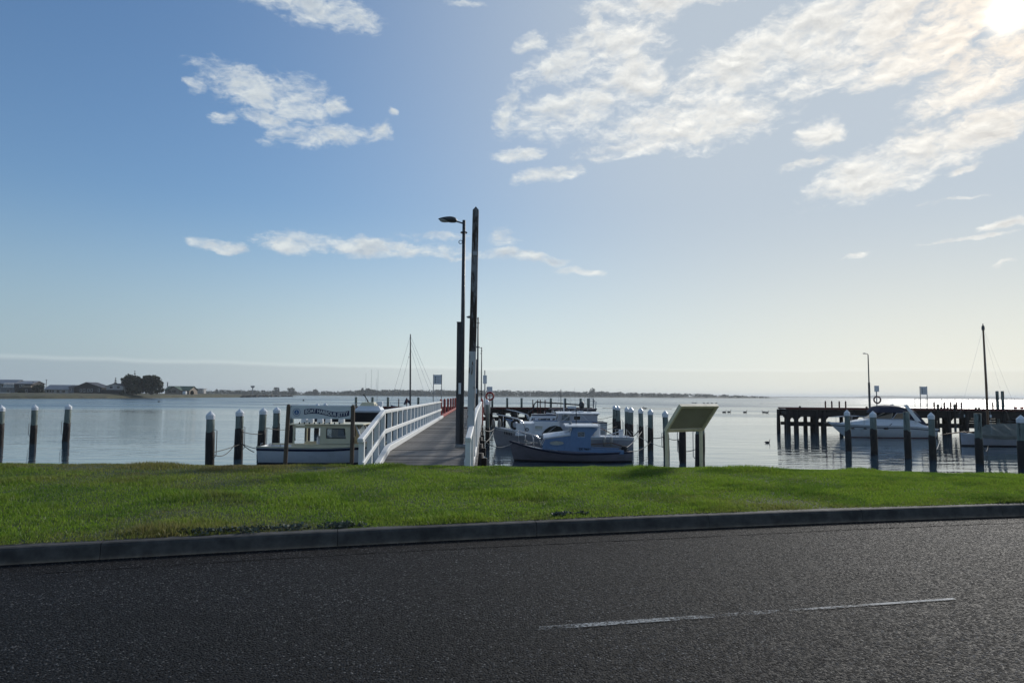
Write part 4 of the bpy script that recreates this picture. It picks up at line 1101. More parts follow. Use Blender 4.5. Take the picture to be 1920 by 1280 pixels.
for s_ in (1, -1):
    bm = bmesh.new()
    wall_xz(bm, [(X(1118), .6), (X(1048), .62), (X(1048), 1.62), (X(1105), 1.62), (X(1110), 1.45), (X(1108), 1.2), (X(1104), .9)], s_*1.0, .05)
    wall_xz(bm, [(X(1117), 1.62), (X(1068), 1.62), (X(1068), 2.04), (X(1117), 2.02)], s_*1.0, .05)
    wall_xz(bm, [(X(1050), 1.62), (X(1044), 1.62), (X(1047), 2.06), (X(1052), 2.06)], s_*1.0, .05)
    c = obj('wheelhouse_side', bm, BOATG, t)
    pane('aft_window', c, [(X(1086), s_*1.03, 1.70), (X(1074), s_*1.03, 1.70), (X(1074), s_*1.03, 1.95), (X(1086), s_*1.03, 1.95)], DGLASS, (0, 0, 0), BOATW, .018)
    obj('rubbing_moulding', box(((X(1117)+X(1050))/2, s_*1.035, 1.60), (X(1050)-X(1117), .03, .05)), BLUEB, c)
    pane('window', c, [(X(1067), s_*1.0, 1.63), (X(1051), s_*1.0, 1.63), (X(1052), s_*1.0, 2.02), (X(1067), s_*1.0, 2.02)], GLASS, (0, 0, 0), BOATW, .02)
pane('windscreen', t, [(X(1044), -.95, 1.62), (X(1044), .95, 1.62), (X(1047), .9, 2.04), (X(1047), -.9, 2.04)], GLASS, (0, 0, 0), BOATW, .03)
cambered('wheelhouse_roof', t, X(1121), 2.06, X(1042), 2.06, 1.1, .10, .05, BOATW)
cambered('forward_cabin_top', t, X(1004), 1.42, X(968), 1.42, .95, .12, .03, BOATW)
obj('aft_doorway', box((X(1108), 0, 1.3), (.05, 1.6, 1.3)), BROWNW, t)
obj('engine_box', box((X(1117), .1, 1.0), (.5, .9, .9), None, .08), BOATW, t); obj('wooden_crate', box((X(1113), .15, 1.62), (.4, .6, .35), None, .03), BROWNW, t)
# folded black spray hood on the side deck
bm = bmesh.new(); arc = []
for s_ in (0, 1):
    arc.append([bm.verts.new((X(px), 1.15-.5*s_, z)) for px, z in ((1015, .50), (1016, .85), (1022, 1.10), (1030, 1.28), (1040, 1.36), (1050, 1.28), (1058, .86), (1062, .55))])
for i in range(7): bm.faces.new((arc[0][i], arc[0][i+1], arc[1][i+1], arc[1][i]))
bm.faces.new(arc[0]); bm.faces.new(arc[1][::-1]); bmesh.ops.recalc_face_normals(bm, faces=bm.faces[:]); obj('spray_hood', bm, BLKC, t)
bm = bmesh.new()
for s_ in (-1, 1):
    add_tube(bm, [(X(925), s_*.1, 2.0), (X(945), s_*.5, 1.92), (X(972), s_*.95, 1.72), (X(983), s_*1.02, 1.5), (X(986), s_*1.05, .95)], .025, 6)
    for px, yy, zt in ((945, .5, 1.92), (963, .8, 1.78)): add_tube(bm, [(X(px), s_*(yy-.05), H.sheer(X(px)/L)), (X(px), s_*yy, zt)], .018, 5)
obj('pulpit_rail', bm, STEEL, t, smooth=True)
for px in (927, 938): 
    bm = bmesh.new(); add_lathe(bm, [(0, 1.05), (.09, 1.1), (.13, 1.35), (.10, 1.6), (.04, 1.72), (0, 1.74)], 9, (X(px), .25, 0)); obj('fender', bm, mat('grubby_fender', (.30, .28, .25)), t, smooth=True)
bm = bmesh.new(); torus(bm, (X(968), .75, 1.38), .26, .08, 'y', 14, 6); obj('tyre_fender', bm, BLACKR, t, smooth=True)
for i in range(5): obj('registration_mark', box((X(948+i*3.0), H.half(X(948+i*3.0)/L)*.93+.02, .86-.018*i), (.055, .02, .17)), BLACKR, t)
obj('mast', tube([(X(1058), 0, 2.1), (X(1058), 0, 3.0)], [.035, .02], 6), BOATW, t)
obj('aerial', tube([(X(1100), .6, 2.1), (X(1103), .6, 3.3)], [.012, .006], 4), GALV, t)
bm = bmesh.new()
for s_ in (-1, 1):
    add_tube(bm, [(X(1001), s_*.85, 1.62), (X(1003), s_*.85, 1.78), (X(1040), s_*.85, 1.80), (X(1042), s_*.85, 1.62)], .016, 5)
    for px in (1013, 1027): add_tube(bm, [(X(px), s_*.85, 1.60), (X(px), s_*.85, 1.79)], .012, 5)
obj('cabin_hand_rail', bm, STEEL, t)
bm = bmesh.new()
for px, r_ in ((1075, .10), (1088, .13), (1104, .09)): add_box(bm, (X(px), .3, 2.16), (r_*3, .5, r_*1.3), None, .02)
obj('roof_gear', bm, SIGNW, t)
bm = bmesh.new()
for px in (1128, 1140): add_lathe(bm, [(0, .1), (.08, .15), (.11, .4), (.08, .62), (.03, .7), (0, .7)], 8, (X(px), 1.42, 0))
obj('side_fender', bm, mat('grubby_fender', (.30, .28, .25)), t, smooth=True)
for px in (1132, 1150, 1170): obj('stanchion', tube([(X(px), 1.0, .6), (X(px), 1.0, 1.15)], .016, 5), STEEL, t)
obj('life_line', tube([(X(1120), 1.0, 1.2), (X(1132), 1.0, 1.14), (X(1150), 1.0, 1.14), (X(1170), 1.0, 1.14), (X(1180), .8, .75)], .010, 4), STEEL, t)
obj('stern_boom', tube([(X(1125), .2, 1.2), (X(1150), .2, .75)], .03, 5), BROWNW, t)
obj('stern_block', box((X(1163), .3, .86), (.25, .3, .45), None, .03), BOATW, t)
obj('stern_rail', tube([(X(1135), .9, .78), (X(1150), .95, .92), (X(1165), .9, 1.12)], .03, 5), BOATW, t)

# --- D: blue-roofed boat behind
t, L = boat_root('motor_boat', 'white motor boat with a blue cabin roof and dark windows, behind the white cruiser', 948, 1110, 53)
H = Hull(L, 2.5, .85, .9, 1.45, .4, transom=.9, rake=.9)
obj('hull', H.shell(), BOATW, t, smooth=True); obj('gunwale', H.gunwale(.04), BLUEB, t); obj('deck', H.deck(.01, .99), BOATW, t)
k = 53/FPX; X = lambda px: (1110-px)*k
bm = cabin_shell(bmesh.new(), (X(1062), X(992), 1.15), (X(1060), X(998), 1.72), 1.0, .85); c = obj('cabin', bm, BOATW, t)
for a, b in ((1031, 1008), (1042, 1034), (1058, 1046)): pane('window', c, [(X(a), .96, 1.28), (X(b), .96, 1.28), (X(b+1), .90, 1.56), (X(a), .90, 1.56)], DGLASS, (0, .014, 0), BOATW, .02)
pane('forward_window', c, [(X(1003), .93, 1.36), (X(995.5), .93, 1.36), (X(998), .90, 1.56), (X(1003), .90, 1.56)], NAVY, (0, .02, 0), BOATW, .02)
bm = bmesh.new(); add_box(bm, ((X(1060)+X(997))/2, 0, 1.77), (X(997)-X(1060), 1.8, .10), None, .04); obj('roof', bm, NAVY, t)
bm = bmesh.new()
for px in (1022, 1040): add_tube(bm, [(X(px), .7, 1.3), (X(px-2), .7, 2.05), (X(px+6), .7, 1.95)], .025, 5)
obj('roof_rail', bm, STEEL, t)
bm = bmesh.new()
for s_ in (-1, 1): add_tube(bm, [(X(950), 0, 2.15), (X(970), s_*.6, 2.0), (X(990), s_*.9, 1.75), (X(995), s_*.95, 1.2)], .028, 6)
add_tube(bm, [(X(970), .6, 2.0), (X(973), .55, 1.2)], .02, 5); obj('pulpit_rail', bm, STEEL, t)
bm = bmesh.new()
for i in range(6): add_box(bm, (X(975+i*3), .5+.05*math.sin(i*2), 1.3+.06*math.cos(i*3)), (.3, .35, .2), Matrix.Rotation(i, 4, 'Y'))
obj('deck_gear', bm, BLACKR, t)

obj('mast', tube([(X(1052), 0, 1.8), (X(1052), 0, 3.7)], [.035, .02], 6), LAMPG, t)
for a_, b_ in (((X(1052), 0, 3.6), (X(990), 0, 1.9)), ((X(1052), 0, 3.6), (X(1100), 0, 1.0))): obj('stay', tube([a_, b_], .008, 4), STEEL, t)
for px in (1030, 1050): obj('roof_hatch', box((X(px), 0, 1.85), (.5, .5, .08), None, .03), BOATW, t)
bm = bmesh.new()
for s_ in (-1, 1):
    add_tube(bm, [(X(1070), s_*1.1, 1.55), (X(1090), s_*1.15, 1.55), (X(1106), s_*1.1, 1.5)], .018, 5)
    for px in (1072, 1088, 1104): add_tube(bm, [(X(px), s_*1.1, .9), (X(px), s_*1.1, 1.55)], .014, 5)
obj('cockpit_rail', bm, STEEL, t)

# --- E: wheelhouse fishing boat with boom
t, L = boat_root('fishing_boat', 'fishing boat with flat wheelhouse roof and long dark boom, farthest of the right-hand boats', 985, 1135, 60)
H = Hull(L, 2.8, 1.0, 1.0, 1.6, .4, transom=.9, rake=.9)
obj('hull', H.shell(), BOATW, t, smooth=True); obj('gunwale', H.gunwale(.045), BLACKR, t); obj('deck', H.deck(.01, .99), BOATW, t)
k = 60/FPX; X = lambda px: (1135-px)*k
bm = cabin_shell(bmesh.new(), (X(1086), X(1035), 1.0), (X(1086), X(1036), 1.50), 1.0, .98); c = obj('wheelhouse', bm, BOATW, t)
bm = bmesh.new()
for px in (1037, 1047, 1052, 1066, 1075, 1085): 
    for s_ in (-1, 1): add_box(bm, (X(px), s_*.95, 1.75), (.10, .06, .52))
obj('window_post', bm, BOATW, c)
for a, b in ((1065, 1053), (1046, 1038)): pane('window', c, [(X(a), .95, 1.51), (X(b), .95, 1.51), (X(b), .95, 1.98), (X(a), .95, 1.98)], DGLASS, (0, .0, 0), None)
bm = bmesh.new(); add_box(bm, ((X(1030)+X(1116))/2, 0, 2.06), (X(1030)-X(1116), 2.3, .09), None, .03); obj('roof', bm, NAVYC, t)
bm = bmesh.new(); add_tube(bm, [(X(1001), 0, 2.05), (X(1002), 0, 2.45), (X(1006), 0, 2.66), (X(1050), 0, 2.55), (X(1088), 0, 2.42)], .06, 6); obj('boom', bm, BLACKR, t)
bm = bmesh.new(); add_lathe(bm, [(0, 2.1), (.16, 2.12), (.22, 2.3), (.24, 2.5), (.16, 2.68), (0, 2.72)], 10, (X(1091), 0, 0)); obj('searchlight', bm, LAMPG, t, smooth=True)
obj('aft_cover', box((X(1104), 0, 1.75), (X(1090)-X(1114), 2.0, .5), None, .1), BLKC, t)
obj('aerial', tube([(X(1044), .3, 2.1), (X(1050), .3, 3.4)], [.014, .006], 4), GALV, t)
obj('stay_aerial', tube([(X(1094), .3, 2.1), (X(1096), .3, 3.1)], [.014, .006], 4), GALV, t)

bm = bmesh.new()
for s_ in (-1, 1): add_tube(bm, [(X(1112), s_*.9, 1.0), (X(1116), s_*.7, 2.7), (X(1114), 0, 2.85)], .035, 6)
obj('stern_gantry', bm, GALV, t)
for px, h_ in ((1060, 3.6), (1072, 3.1), (1080, 3.9)): obj('aerial', tube([(X(px), -.4, 2.1), (X(px-1.5), -.4, h_)], [.012, .006], 4), GALV, t)
obj('roof_box', box((X(1072), .2, 2.2), (.7, .6, .2), None, .04), BOATW, t)

# --- F: motor cruiser at the right-hand jetty (bow to the left)
t, L = boat_root('motor_cruiser', 'white motor cruiser with dark blue canvas canopy and arch at the right-hand jetty', 1555, 1742, 57.5)
H = Hull(L, 2.7, .74, .98, 1.12, .35, transom=.95, rake=1.35, vee=1.05)
obj('hull', H.shell(), BOATW, t, smooth=True); obj('boot_stripe', H.band(-.04, .05), mat('red_antifoul', (.16, .04, .035), (.12, .03, .03), 5), t); obj('rubbing_strake', H.band(.15, .21, .015, rel=True), NAVY, t)
obj('gunwale', H.gunwale(.035), BOATW, t, smooth=True); obj('deck', H.deck(.01, .99), BOATW, t)
k = 57.5/FPX; X = lambda px: (1742-px)*k
bm = bmesh.new(); cs = [(1575, 1.05, .30, 1.10), (1590, 1.05, .62, 1.22), (1612, 1.0, .95, 1.40), (1632, 1.0, 1.08, 1.50), (1680, .95, 1.12, 1.52), (1705, .9, 1.12, 1.45), (1716, .85, 1.1, 1.15), (1741, .72, 1.1, .80)]
rows = []
for px, zb, hw_, zt in cs: rows.append([bm.verts.new((X(px), y, z)) for y, z in ((-hw_, zb-.1), (-hw_*.93, zt-.06), (-hw_*.7, zt), (0, zt+.03), (hw_*.7, zt), (hw_*.93, zt-.06), (hw_, zb-.1))])
for a, b in zip(rows, rows[1:]):
    for q in range(6): bm.faces.new((a[q], b[q], b[q+1], a[q+1]))
bm.faces.new(rows[0]); bm.faces.new(rows[-1][::-1]); bmesh.ops.recalc_face_normals(bm, faces=bm.faces[:]); obj('superstructure', bm, BOATW, t, smooth=True)
for s_ in (1, -1):
    w = pane('windscreen', t, [(X(1628), s_*.75, 1.52), (X(1660), s_*1.04, 1.50), (X(1662), s_*1.02, 1.98), (X(1652), s_*.78, 2.02)], DGLASS, (0, 0, 0), STEEL, .025)
    pane('side_window', t, [(X(1661), s_*1.04, 1.50), (X(1692), s_*1.05, 1.50), (X(1689), s_*1.03, 2.0), (X(1670), s_*1.03, 2.0)], DGLASS, (0, 0, 0), STEEL, .025)
    bm = bmesh.new(); add_prism(bm, [(X(1713), s_*1.08, 1.30), (X(1703), s_*1.08, 1.35), (X(1683), s_*1.0, 2.62), (X(1689), s_*1.0, 2.66)], (0, s_*.07, 0)); obj('arch', bm, BOATW, t)
pane('front_window', t, [(X(1627), -.75, 1.52), (X(1627), .75, 1.52), (X(1651), .78, 2.02), (X(1651), -.78, 2.02)], DGLASS, (0, 0, 0), STEEL, .02)
def canvas(name, cs, material):
    bm = bmesh.new(); rows = []
    for px, zb, zt, hw_ in cs: rows.append([bm.verts.new((X(px), y, z)) for y, z in ((-hw_, zb), (-hw_*.95, zt-.25*(zt-zb)), (-hw_*.72, zt-.05), (0, zt+.03), (hw_*.72, zt-.05), (hw_*.95, zt-.25*(zt-zb)), (hw_, zb))])
    for a, b in zip(rows, rows[1:]):
        for q in range(6): bm.faces.new((a[q], b[q], b[q+1], a[q+1]))
    bm.faces.new(rows[0]); bm.faces.new(rows[-1][::-1]); bmesh.ops.recalc_face_normals(bm, faces=bm.faces[:]); return obj(name, bm, material, t, smooth=True)
canvas('canopy', [(1637, 1.98, 2.0, 1.0), (1643, 2.0, 2.50, 1.04), (1662, 2.02, 2.60, 1.05), (1678, 2.02, 2.55, 1.05), (1686, 1.98, 2.45, 1.05)], NAVYC)
canvas('aft_canopy', [(1688, 1.55, 2.44, 1.04), (1704, 1.35, 2.25, 1.04), (1716, 1.12, 1.75, 1.0), (1727, 1.0, 1.08, .95)], NAVYC)
for px in (1592, 1612, 1647): pane('oval_port', t, [(X(px)+.2*math.cos(a), 0, .74+.055*math.sin(a)) for a in [2*math.pi*i/10 for i in range(10)]], DGLASS, (0, H.pt(X(px)/L, H.uz(X(px)/L, .74), 1).y+.012, 0))
bm = bmesh.new()
for s_ in (-1, 1):
    add_tube(bm, [(X(1560), 0, 1.62), (X(1580), s_*.5, 1.66), (X(1605), s_*.95, 1.72), (X(1630), s_*1.12, 1.66)], .02, 5)
    for px, yy in ((1572, .3), (1590, .68), (1610, .98)): add_tube(bm, [(X(px), s_*yy, 1.08), (X(px), s_*yy, 1.66)], .015, 5)
obj('bow_rail', bm, STEEL, t)
bm = bmesh.new(); add_tube(bm, [(X(1553), 0, 1.22), (X(1560), 0, 1.16), (X(1575), 0, 1.12)], .05, 6); obj('anchor_roller', bm, STEEL, t)
obj('fender_line', tube([(X(1658), 1.22, 1.15), (X(1645), 1.3, .75)], .025, 5), BLACKR, t)

# --- G: covered boat with a mast at the right
t, L = boat_root('covered_yacht', 'small white boat under a grey-green tarpaulin with a tall brown mast', 1800, 1925, 48)
H = Hull(L, 1.9, .62, .66, .84, .3, transom=.7, rake=.05, vee=.8)
obj('hull', H.shell(), BOATG, t, smooth=True); obj('boot_stripe', H.band(-.05, .08), BLACKH, t); obj('gunwale', H.gunwale(.035), BOATW, t, smooth=True); obj('deck', H.deck(.01, .99), BOATW, t)
k = 48/FPX; X = lambda px: (1925-px)*k
bm = bmesh.new(); rows = []
for i, (px, zr_, wv) in enumerate(((1822, .86, 0), (1832, 1.02, .03), (1843, 1.28, -.02), (1853, 1.50, .04), (1866, 1.46, -.04), (1880, 1.52, .05), (1893, 1.47, -.03), (1906, 1.50, .03), (1916, 1.40, 0), (1922, .80, 0))):
    hb = H.half(X(px)/L)+.05; zs = H.sheer(X(px)/L)
    rows.append([bm.verts.new((X(px), s_*y, z)) for s_, y, z in ((-1, hb, zs-.14), (-1, hb*.99, zs+.05), (-1, hb*(.55+wv), zs+(zr_-zs)*(.52+wv)), (1, 0, zr_), (1, hb*(.55+wv), zs+(zr_-zs)*(.52+wv)), (1, hb*.99, zs+.05), (1, hb, zs-.14))])
for a, b in zip(rows, rows[1:]):
    for q in range(6): bm.faces.new((a[q], b[q], b[q+1], a[q+1]))
bm.faces.new(rows[0]); bm.faces.new(rows[-1][::-1]); bmesh.ops.recalc_face_normals(bm, faces=bm.faces[:]); obj('tarpaulin', bm, TARP, t)
obj('mast', tube([(X(1853), 0, .8), (X(1853), 0, 4.5), (X(1852), 0, 8.05)], [.085, .075, .055], 8), BROWNW, t)
bm = bmesh.new(); add_lathe(bm, [(.09, 7.85), (.10, 7.95), (.09, 8.1), (.03, 8.2), (.03, 8.3), (0, 8.3)], 8, (X(1852), 0, 0)); obj('masthead', bm, LAMPG, t)
obj('bowsprit', tube([(X(1835), 0, .95), (X(1800), 0, .90), (X(1764), 0, .72)], [.05, .045, .03], 6), BROWNW, t)
for a, b in (((X(1852), 0, 8.0), (X(1790), 0, .86)), ((X(1852), 0, 7.8), (X(1884), .8, .8)), ((X(1852), 0, 7.0), (X(1844), .85, .8)), ((X(1852), 0, 8.0), (X(1922), 0, .9))): obj('stay', tube([a, b], .004, 4), STEEL, t)

# --- J: launch beyond the right-hand jetty, only its roof shows
t, L = boat_root('harbour_launch', 'pale launch whose cabin roof shows beyond the right-hand jetty', 1880, 1975, 70)
H = Hull(L, 2.4, 1.3, 1.35, 1.6, .4, transom=.9, rake=.5)
obj('hull', H.shell(), BOATW, t, smooth=True); obj('deck', H.deck(.01, .99), BOATW, t)
k = 70/FPX; X = lambda px: (1975-px)*k
bm = cabin_shell(bmesh.new(), (X(1950), X(1884), 1.4), (X(1948), X(1886), 1.85), 1.0, .95); c = obj('cabin', bm, BOATW, t)
for px in (1890, 1900, 1910): pane('window', c, [(X(px+8), 1.0, 1.55), (X(px), 1.0, 1.55), (X(px), .98, 1.8), (X(px+8), .98, 1.8)], GLASS, (0, .012, 0), BLACKR, .02)
bm = bmesh.new(); add_box(bm, ((X(1882)+X(1952))/2, 0, 2.02), (X(1882)-X(1952), 2.3, .30), None, .12); obj('roof', bm, BOATW, t)
for px in (1906, 1918): obj('roof_fitting', box((X(px), 0, 2.28), (.25, .25, .22), None, .03), REDP, t)

# ------------------------------------------------------------------ mooring ropes
for lab, a, b, dr, r, m_ in [
    ('rope drooping between the two thickest left piles, lower one', pl('l0', .62, .2), pl('l1', .75, -.1), .28, .018, ROPE),
    ('rope stretched from the thickest left pile to the second pile', pl('l0', .70, .2), pl('l1', .72, .1), .03, .018, ROPE),
    ('rope from the second left pile to the stern of the cream boat', pl('l1', .78, .2), at(505, 842, 32.4), .10, .018, ROPE),
    ('upper rope from the second left pile towards the third', pl('l1', 1.35, .2), pl('l2', 1.1, .1), .06, .018, ROPE),
    ('upper rope behind the stern pile of the cream boat', pl('l2', 1.45, .2), pl('l4', 1.0, 0), .08, .018, ROPE),
    ('dark rope hanging from the second left pile into the water', pl('l1', .80, .2), pl('l1', .35, .85), .05, .022, ROPE),
    ('tangle of rope down the pile left of the name sign', pl('l3', 1.5, .25), pl('l3', .25, .28), -.04, .035, ROPE),
    ('rope looping down the pile behind the name sign post', pl('l4', 1.4, .25), pl('l4', .3, .35), .12, .03, ROPE),
    ('rope from the blue boat stern to the single capped pile', at(1168, 843, 35), pl('c4', .95, 0), .12, .018, ROPEW),
    ('rope from the blue boat stern to the second single pile', at(1180, 846, 35), pl('c5', .55, 0), .18, .018, ROPE),
    ('dark rope from the white cruiser stern to the single pile', at(1180, 823, 45), pl('c4', 1.25, 0), .08, .03, ROPE),
    ('thin upper rope from the farthest boats to the first pile pair', at(1118, 786, 58), pl('c1', 1.75, -.1), .08, .018, ROPE),
    ('thin middle rope from the farthest boats to the first pile pair', at(1120, 798, 58), pl('c1', 1.25, -.1), .10, .018, ROPE),
    ('thin lower rope from the white cruiser to the first pile pair', at(1120, 806, 50), pl('c1', .85, -.1), .08, .018, ROPE),
    ('rope sloping up behind the information panel from the second single pile', pl('c5', .75, .1), pl('c6', 1.15, 0), .08, .022, ROPE),
    ('rope from the pile behind the panel leg sagging to the next', pl('c6', .95, .1), pl('c7', 1.25, 0), .10, .018, ROPE),
    ('tangled rope hanging down the left pile under the panel', pl('c7', 1.1, -.25), pl('c7', .1, -.2), .05, .03, ROPE),
    ('rope slanting between the two piles under the panel', pl('c7', .55, .1), pl('c8', .95, -.1), .04, .018, ROPE),
    ('long low pale rope across the single piles', pl('c3', .85, 0), pl('c6', .45, 0), .15, .014, ROPEW),
    ('pale bow rope of the white cruiser up to the jetty', at(928, 802, 44.5), J(40, .1, DECK, -.3), .25, .022, ROPEW),
    ('pale rope looping from the jetty down to the blue boat bow', at(962, 829, 35), J(33, .05, DECK, -.5), .35, .02, ROPEW),
    ('second pale rope at the white cruiser bow', at(926, 806, 44.5), J(36, .1, DECK, -.9), .30, .018, ROPEW),
    ('bow line of the motor cruiser to the right-hand jetty', at(1560, 795, 57.5), at(1542, 790, 63), .05, .022, ROPE),
    ('rope drooping from the bare pile before the covered boat', pl('r4', .75, .1), at(1853, 834, 47), .25, .02, ROPE),
    ('line from the bowsprit of the covered boat to the capped pile', at(1766, 813, 48), pl('r3', .55, .1), .06, .02, ROPEW),
]: rope_between(lab, a, b, dr, r, m_)

# ------------------------------------------------------------------ right-hand jetty
RZ, RROT = .53, R(-10)
RO = at(1474, 770, 64.0); RO.z = 0
def RL(px, back):                     # place along the jetty (its own frame) seen at px, 'back' metres behind its front edge
    d = Vector((math.cos(RROT), math.sin(RROT))); n_ = Vector((-d.y, d.x)); q = ray(px, 770); rx = q.x/q.y
    o = Vector((RO.x, RO.y)) + n_*back
    return (rx*o.y - o.x)/(d.x - rx*d.y)
def RW(px, back, z=RZ):
    a_ = RL(px, back); d = Vector((math.cos(RROT), math.sin(RROT))); n_ = Vector((-d.y, d.x)); p = Vector((RO.x, RO.y))+d*a_+n_*back
    return (p.x, p.y, z)
bays = [.18] + [RL(p, 0) for p in (1493, 1531, 1545, 1602, 1652, 1700, 1752, 1779, 1812, 1848, 1882, 1925, 1970)] + [27.5, 30.0]
rj = platform('harbour_jetty', 'broad dark timber jetty with red edge at the right', 0, 31, 0, 3.4, RZ, bays, WATER+.75, fascia=.62, loc=RO, rz=RROT)
rp = None
for px in (1548, 1560, 1574, 1586, 1752, 1771, 1783, 1794, 1803, 1862):
    c = Vector((RL(px, .35), .35, RZ))
    if rp is None:
        bm = bmesh.new(); add_lathe(bm, [(.065, -.3), (.065, .62), (.055, .70), (.025, .75), (0, .76)], 9); rp = obj('red_post', bm, REDD, rj, c, smooth=True).data
    else: obj('red_post', rp, None, rj, c)
for px in (1871, 1881): obj('tall_pile', box((RL(px, .1), .1, RZ+.2), (.19, .19, 3.0), None, .02), PILEG, rj)
for px in (1759, 1790): obj('fender_post', box((RL(px, -.28), -.28, -.15), (.16, .12, 2.4), None, .015), TARRED, rj)
pts = [RL(p, 3.1) for p in (1716, 1737, 1766, 1791, 1817, 1844, 1873, 1903, 1935)]
for x in pts: obj('rail_upright', tube([(x, 3.1, RZ), (x, 3.1, RZ+1.0)], .022, 6), GALV, rj)
for z in (.55, 1.0): obj('guard_rail', tube([(pts[0], 3.1, RZ+z), (pts[-1], 3.1, RZ+z)], .02, 6), GALV, rj)
for x0, n_ in ((1500, 1), (1625, 1), (1765, 3), (1830, 2)):
    for i in range(n_): obj('bollard', box((RL(x0+i*6, .5), .5, RZ+.14), (.16, .16, .26), None, .03), TARRED, rj)
for px in (1809, 1857): obj('white_plate', box((RL(px, -.02), -.02, RZ-.45), (.16, .03, .22)), SIGNW, rj)
# a lower lining of planks closes the bays towards the shore end
for px0, px1 in ((1806, 1850), (1850, 1905), (1905, 1960)):
    for i in range(3): obj('lining_plank', box(((RL(px0, .7)+RL(px1, .7))/2, .62, RZ-.80-.2*i), (RL(px1, .7)-RL(px0, .7)-.03, .06, .185)), TARRED, rj)
def plain_lamp(label, c, height):
    t = thing('street_lamp', label, 'street lamp', c)
    obj('pole', tube([(0, 0, 0), (0, 0, height*.48), (0, 0, height*.5), (0, 0, height)], [.10, .095, .06, .045], 8), LAMPG, t)
    obj('arm', tube([(0, 0, height), (-.10, 0, height+.09), (-.25, 0, height+.10)], .03, 6), LAMPG, t)
    bm = bmesh.new(); add_lathe(bm, [(0, -.04), (.11, -.03), (.13, .02), (.08, .06), (0, .07)], 10); bmesh.ops.scale(bm, vec=(1.6, 1, 1), verts=bm.verts[:]); bmesh.ops.translate(bm, vec=(-.28, 0, height+.10), verts=bm.verts[:])
    obj('lamp_head', bm, GALV, t, smooth=True)
plain_lamp('slim street lamp on the right-hand jetty behind the motor cruiser', RW(1631, 1.2), 4.95)
box_sign('dark lifebuoy on a post with grey box, right-hand jetty behind the cruiser', RW(1644.5, 1.5), .42, .54, 2.15, ring=.88, ring_mat=mat('silhouette_lifebuoy', (.12, .07, .07), (.09, .05, .05), 9, rough=.6))  # ring's dark backlit silhouette is put into its colour
board_sign('white notice board on two posts on the right-hand jetty', RW(1733, 2.0), .62, .72, 2.12)

# ------------------------------------------------------------------ signs on the lawn
sy = 15.15
def gz(p): return float(lawn_z(np.array([p[0]]), np.array([p[1]]))[0])
p0, p1 = at(536, 869, sy), at(659.5, 869, sy)
t = thing('name_sign', 'jetty name sign, white board with wavy navy banner between two brown posts', 'sign', (p0.x, sy, 0))
W_ = p1.x-p0.x
for x, top, lean in ((0, 757.5, .03), (W_, 758, .0)):
    ztop = at(600, top, sy).z
    bm = bmesh.new(); r = .045; g_ = gz((p0.x+x, sy))-.25
    rows = [(r, g_), (r, ztop-.06), (r*.85, ztop-.025), (r*.5, ztop-.004), (0, ztop)]
    add_lathe(bm, rows, 12)
    for v in bm.verts: v.co.x += lean*(v.co.z-g_)-lean*.8 + x
    obj('post', bm, POSTB, t, smooth=True)
zb0, zb1 = at(600, 785, sy).z, at(600, 760, sy).z
zc = (zb0+zb1)/2
board = obj('board', box((W_/2+.012, 0, zc), (W_-.075, .018, zb1-zb0), None, .003), SIGNW, t)
# wavy banner
sc = sy/FPX
bx = lambda px: (px-536)*sc - (at(536, 869, sy).x - p0.x)
bm = bmesh.new(); top = []; n_ = 28
wave = lambda u: (.045*math.sin(math.pi*2*(u*.92+.06)))*1.0
ub = [i/n_ for i in range(n_+1)]
xa, xb = bx(567.5), bx(651.5)
up = [bm.verts.new((xa+(xb-xa)*u, -.0125, zc+.042+wave(u)*.82)) for u in ub]; dn = [bm.verts.new((xa+(xb-xa)*u, -.0125, zc-.078+wave(u)*.82+.012)) for u in ub]
for i in range(n_): bm.faces.new((dn[i], dn[i+1], up[i+1], up[i]))
obj('banner', bm, SIGNB, board)
me_ = text_mesh('BOAT HARBOUR JETTY', .098, .0015, .0012)
vx = [v.co.x for v in me_.vertices]; w0, w1 = min(vx), max(vx); fx = (xb-xa)*.945/(w1-w0)
for v in me_.vertices:
    u = (v.co.x-w0)/(w1-w0)*.945+.028
    x, y, z = xa+(xb-xa)*u, v.co.y, v.co.z
    v.co = (x, -.015-z, zc-.013+wave(u)*.82 + y*1.12)
obj('lettering', me_, LETTER, board)
bm = bmesh.new(); add_lathe(bm, [(0, 0), (.052, 0), (.052, .002), (0, .002)], 24); o = obj('emblem_disc', bm, EMBLEM, board, (bx(553.5), -.011, zc-.004), (R(90), 0, 0))
bm = bmesh.new()
for i in range(22):
    if i in (4, 5, 6, 7): pass
    a = 2*math.pi*i/22; add_box(bm, (.078*math.cos(a), .078*math.sin(a), .001), (.012, .016, .002), Matrix.Rotation(a, 4, 'Z'))
obj('emblem_ring_letters', bm, EMBLEM, board, (bx(553.5), -.011, zc-.004), (R(90), 0, 0))
bm = bmesh.new(); add_box(bm, (0, 0, .003), (.007, .055, .002)); add_box(bm, (0, .014, .003), (.026, .006, .002))
for s_ in (-1, 1): add_box(bm, (s_*.013, -.019, .003), (.026, .006, .002), Matrix.Rotation(s_*.6, 4, 'Z'))
obj('emblem_anchor', bm, LETTER, board, (bx(553.5), -.0115, zc-.004), (R(90), 0, 0))
for px in (543.5, 654.5):
    for dz in (.12, -.12): obj('bolt', box((bx(px), -.014, zc+dz), (.014, .010, .014)), BLACKR, board)

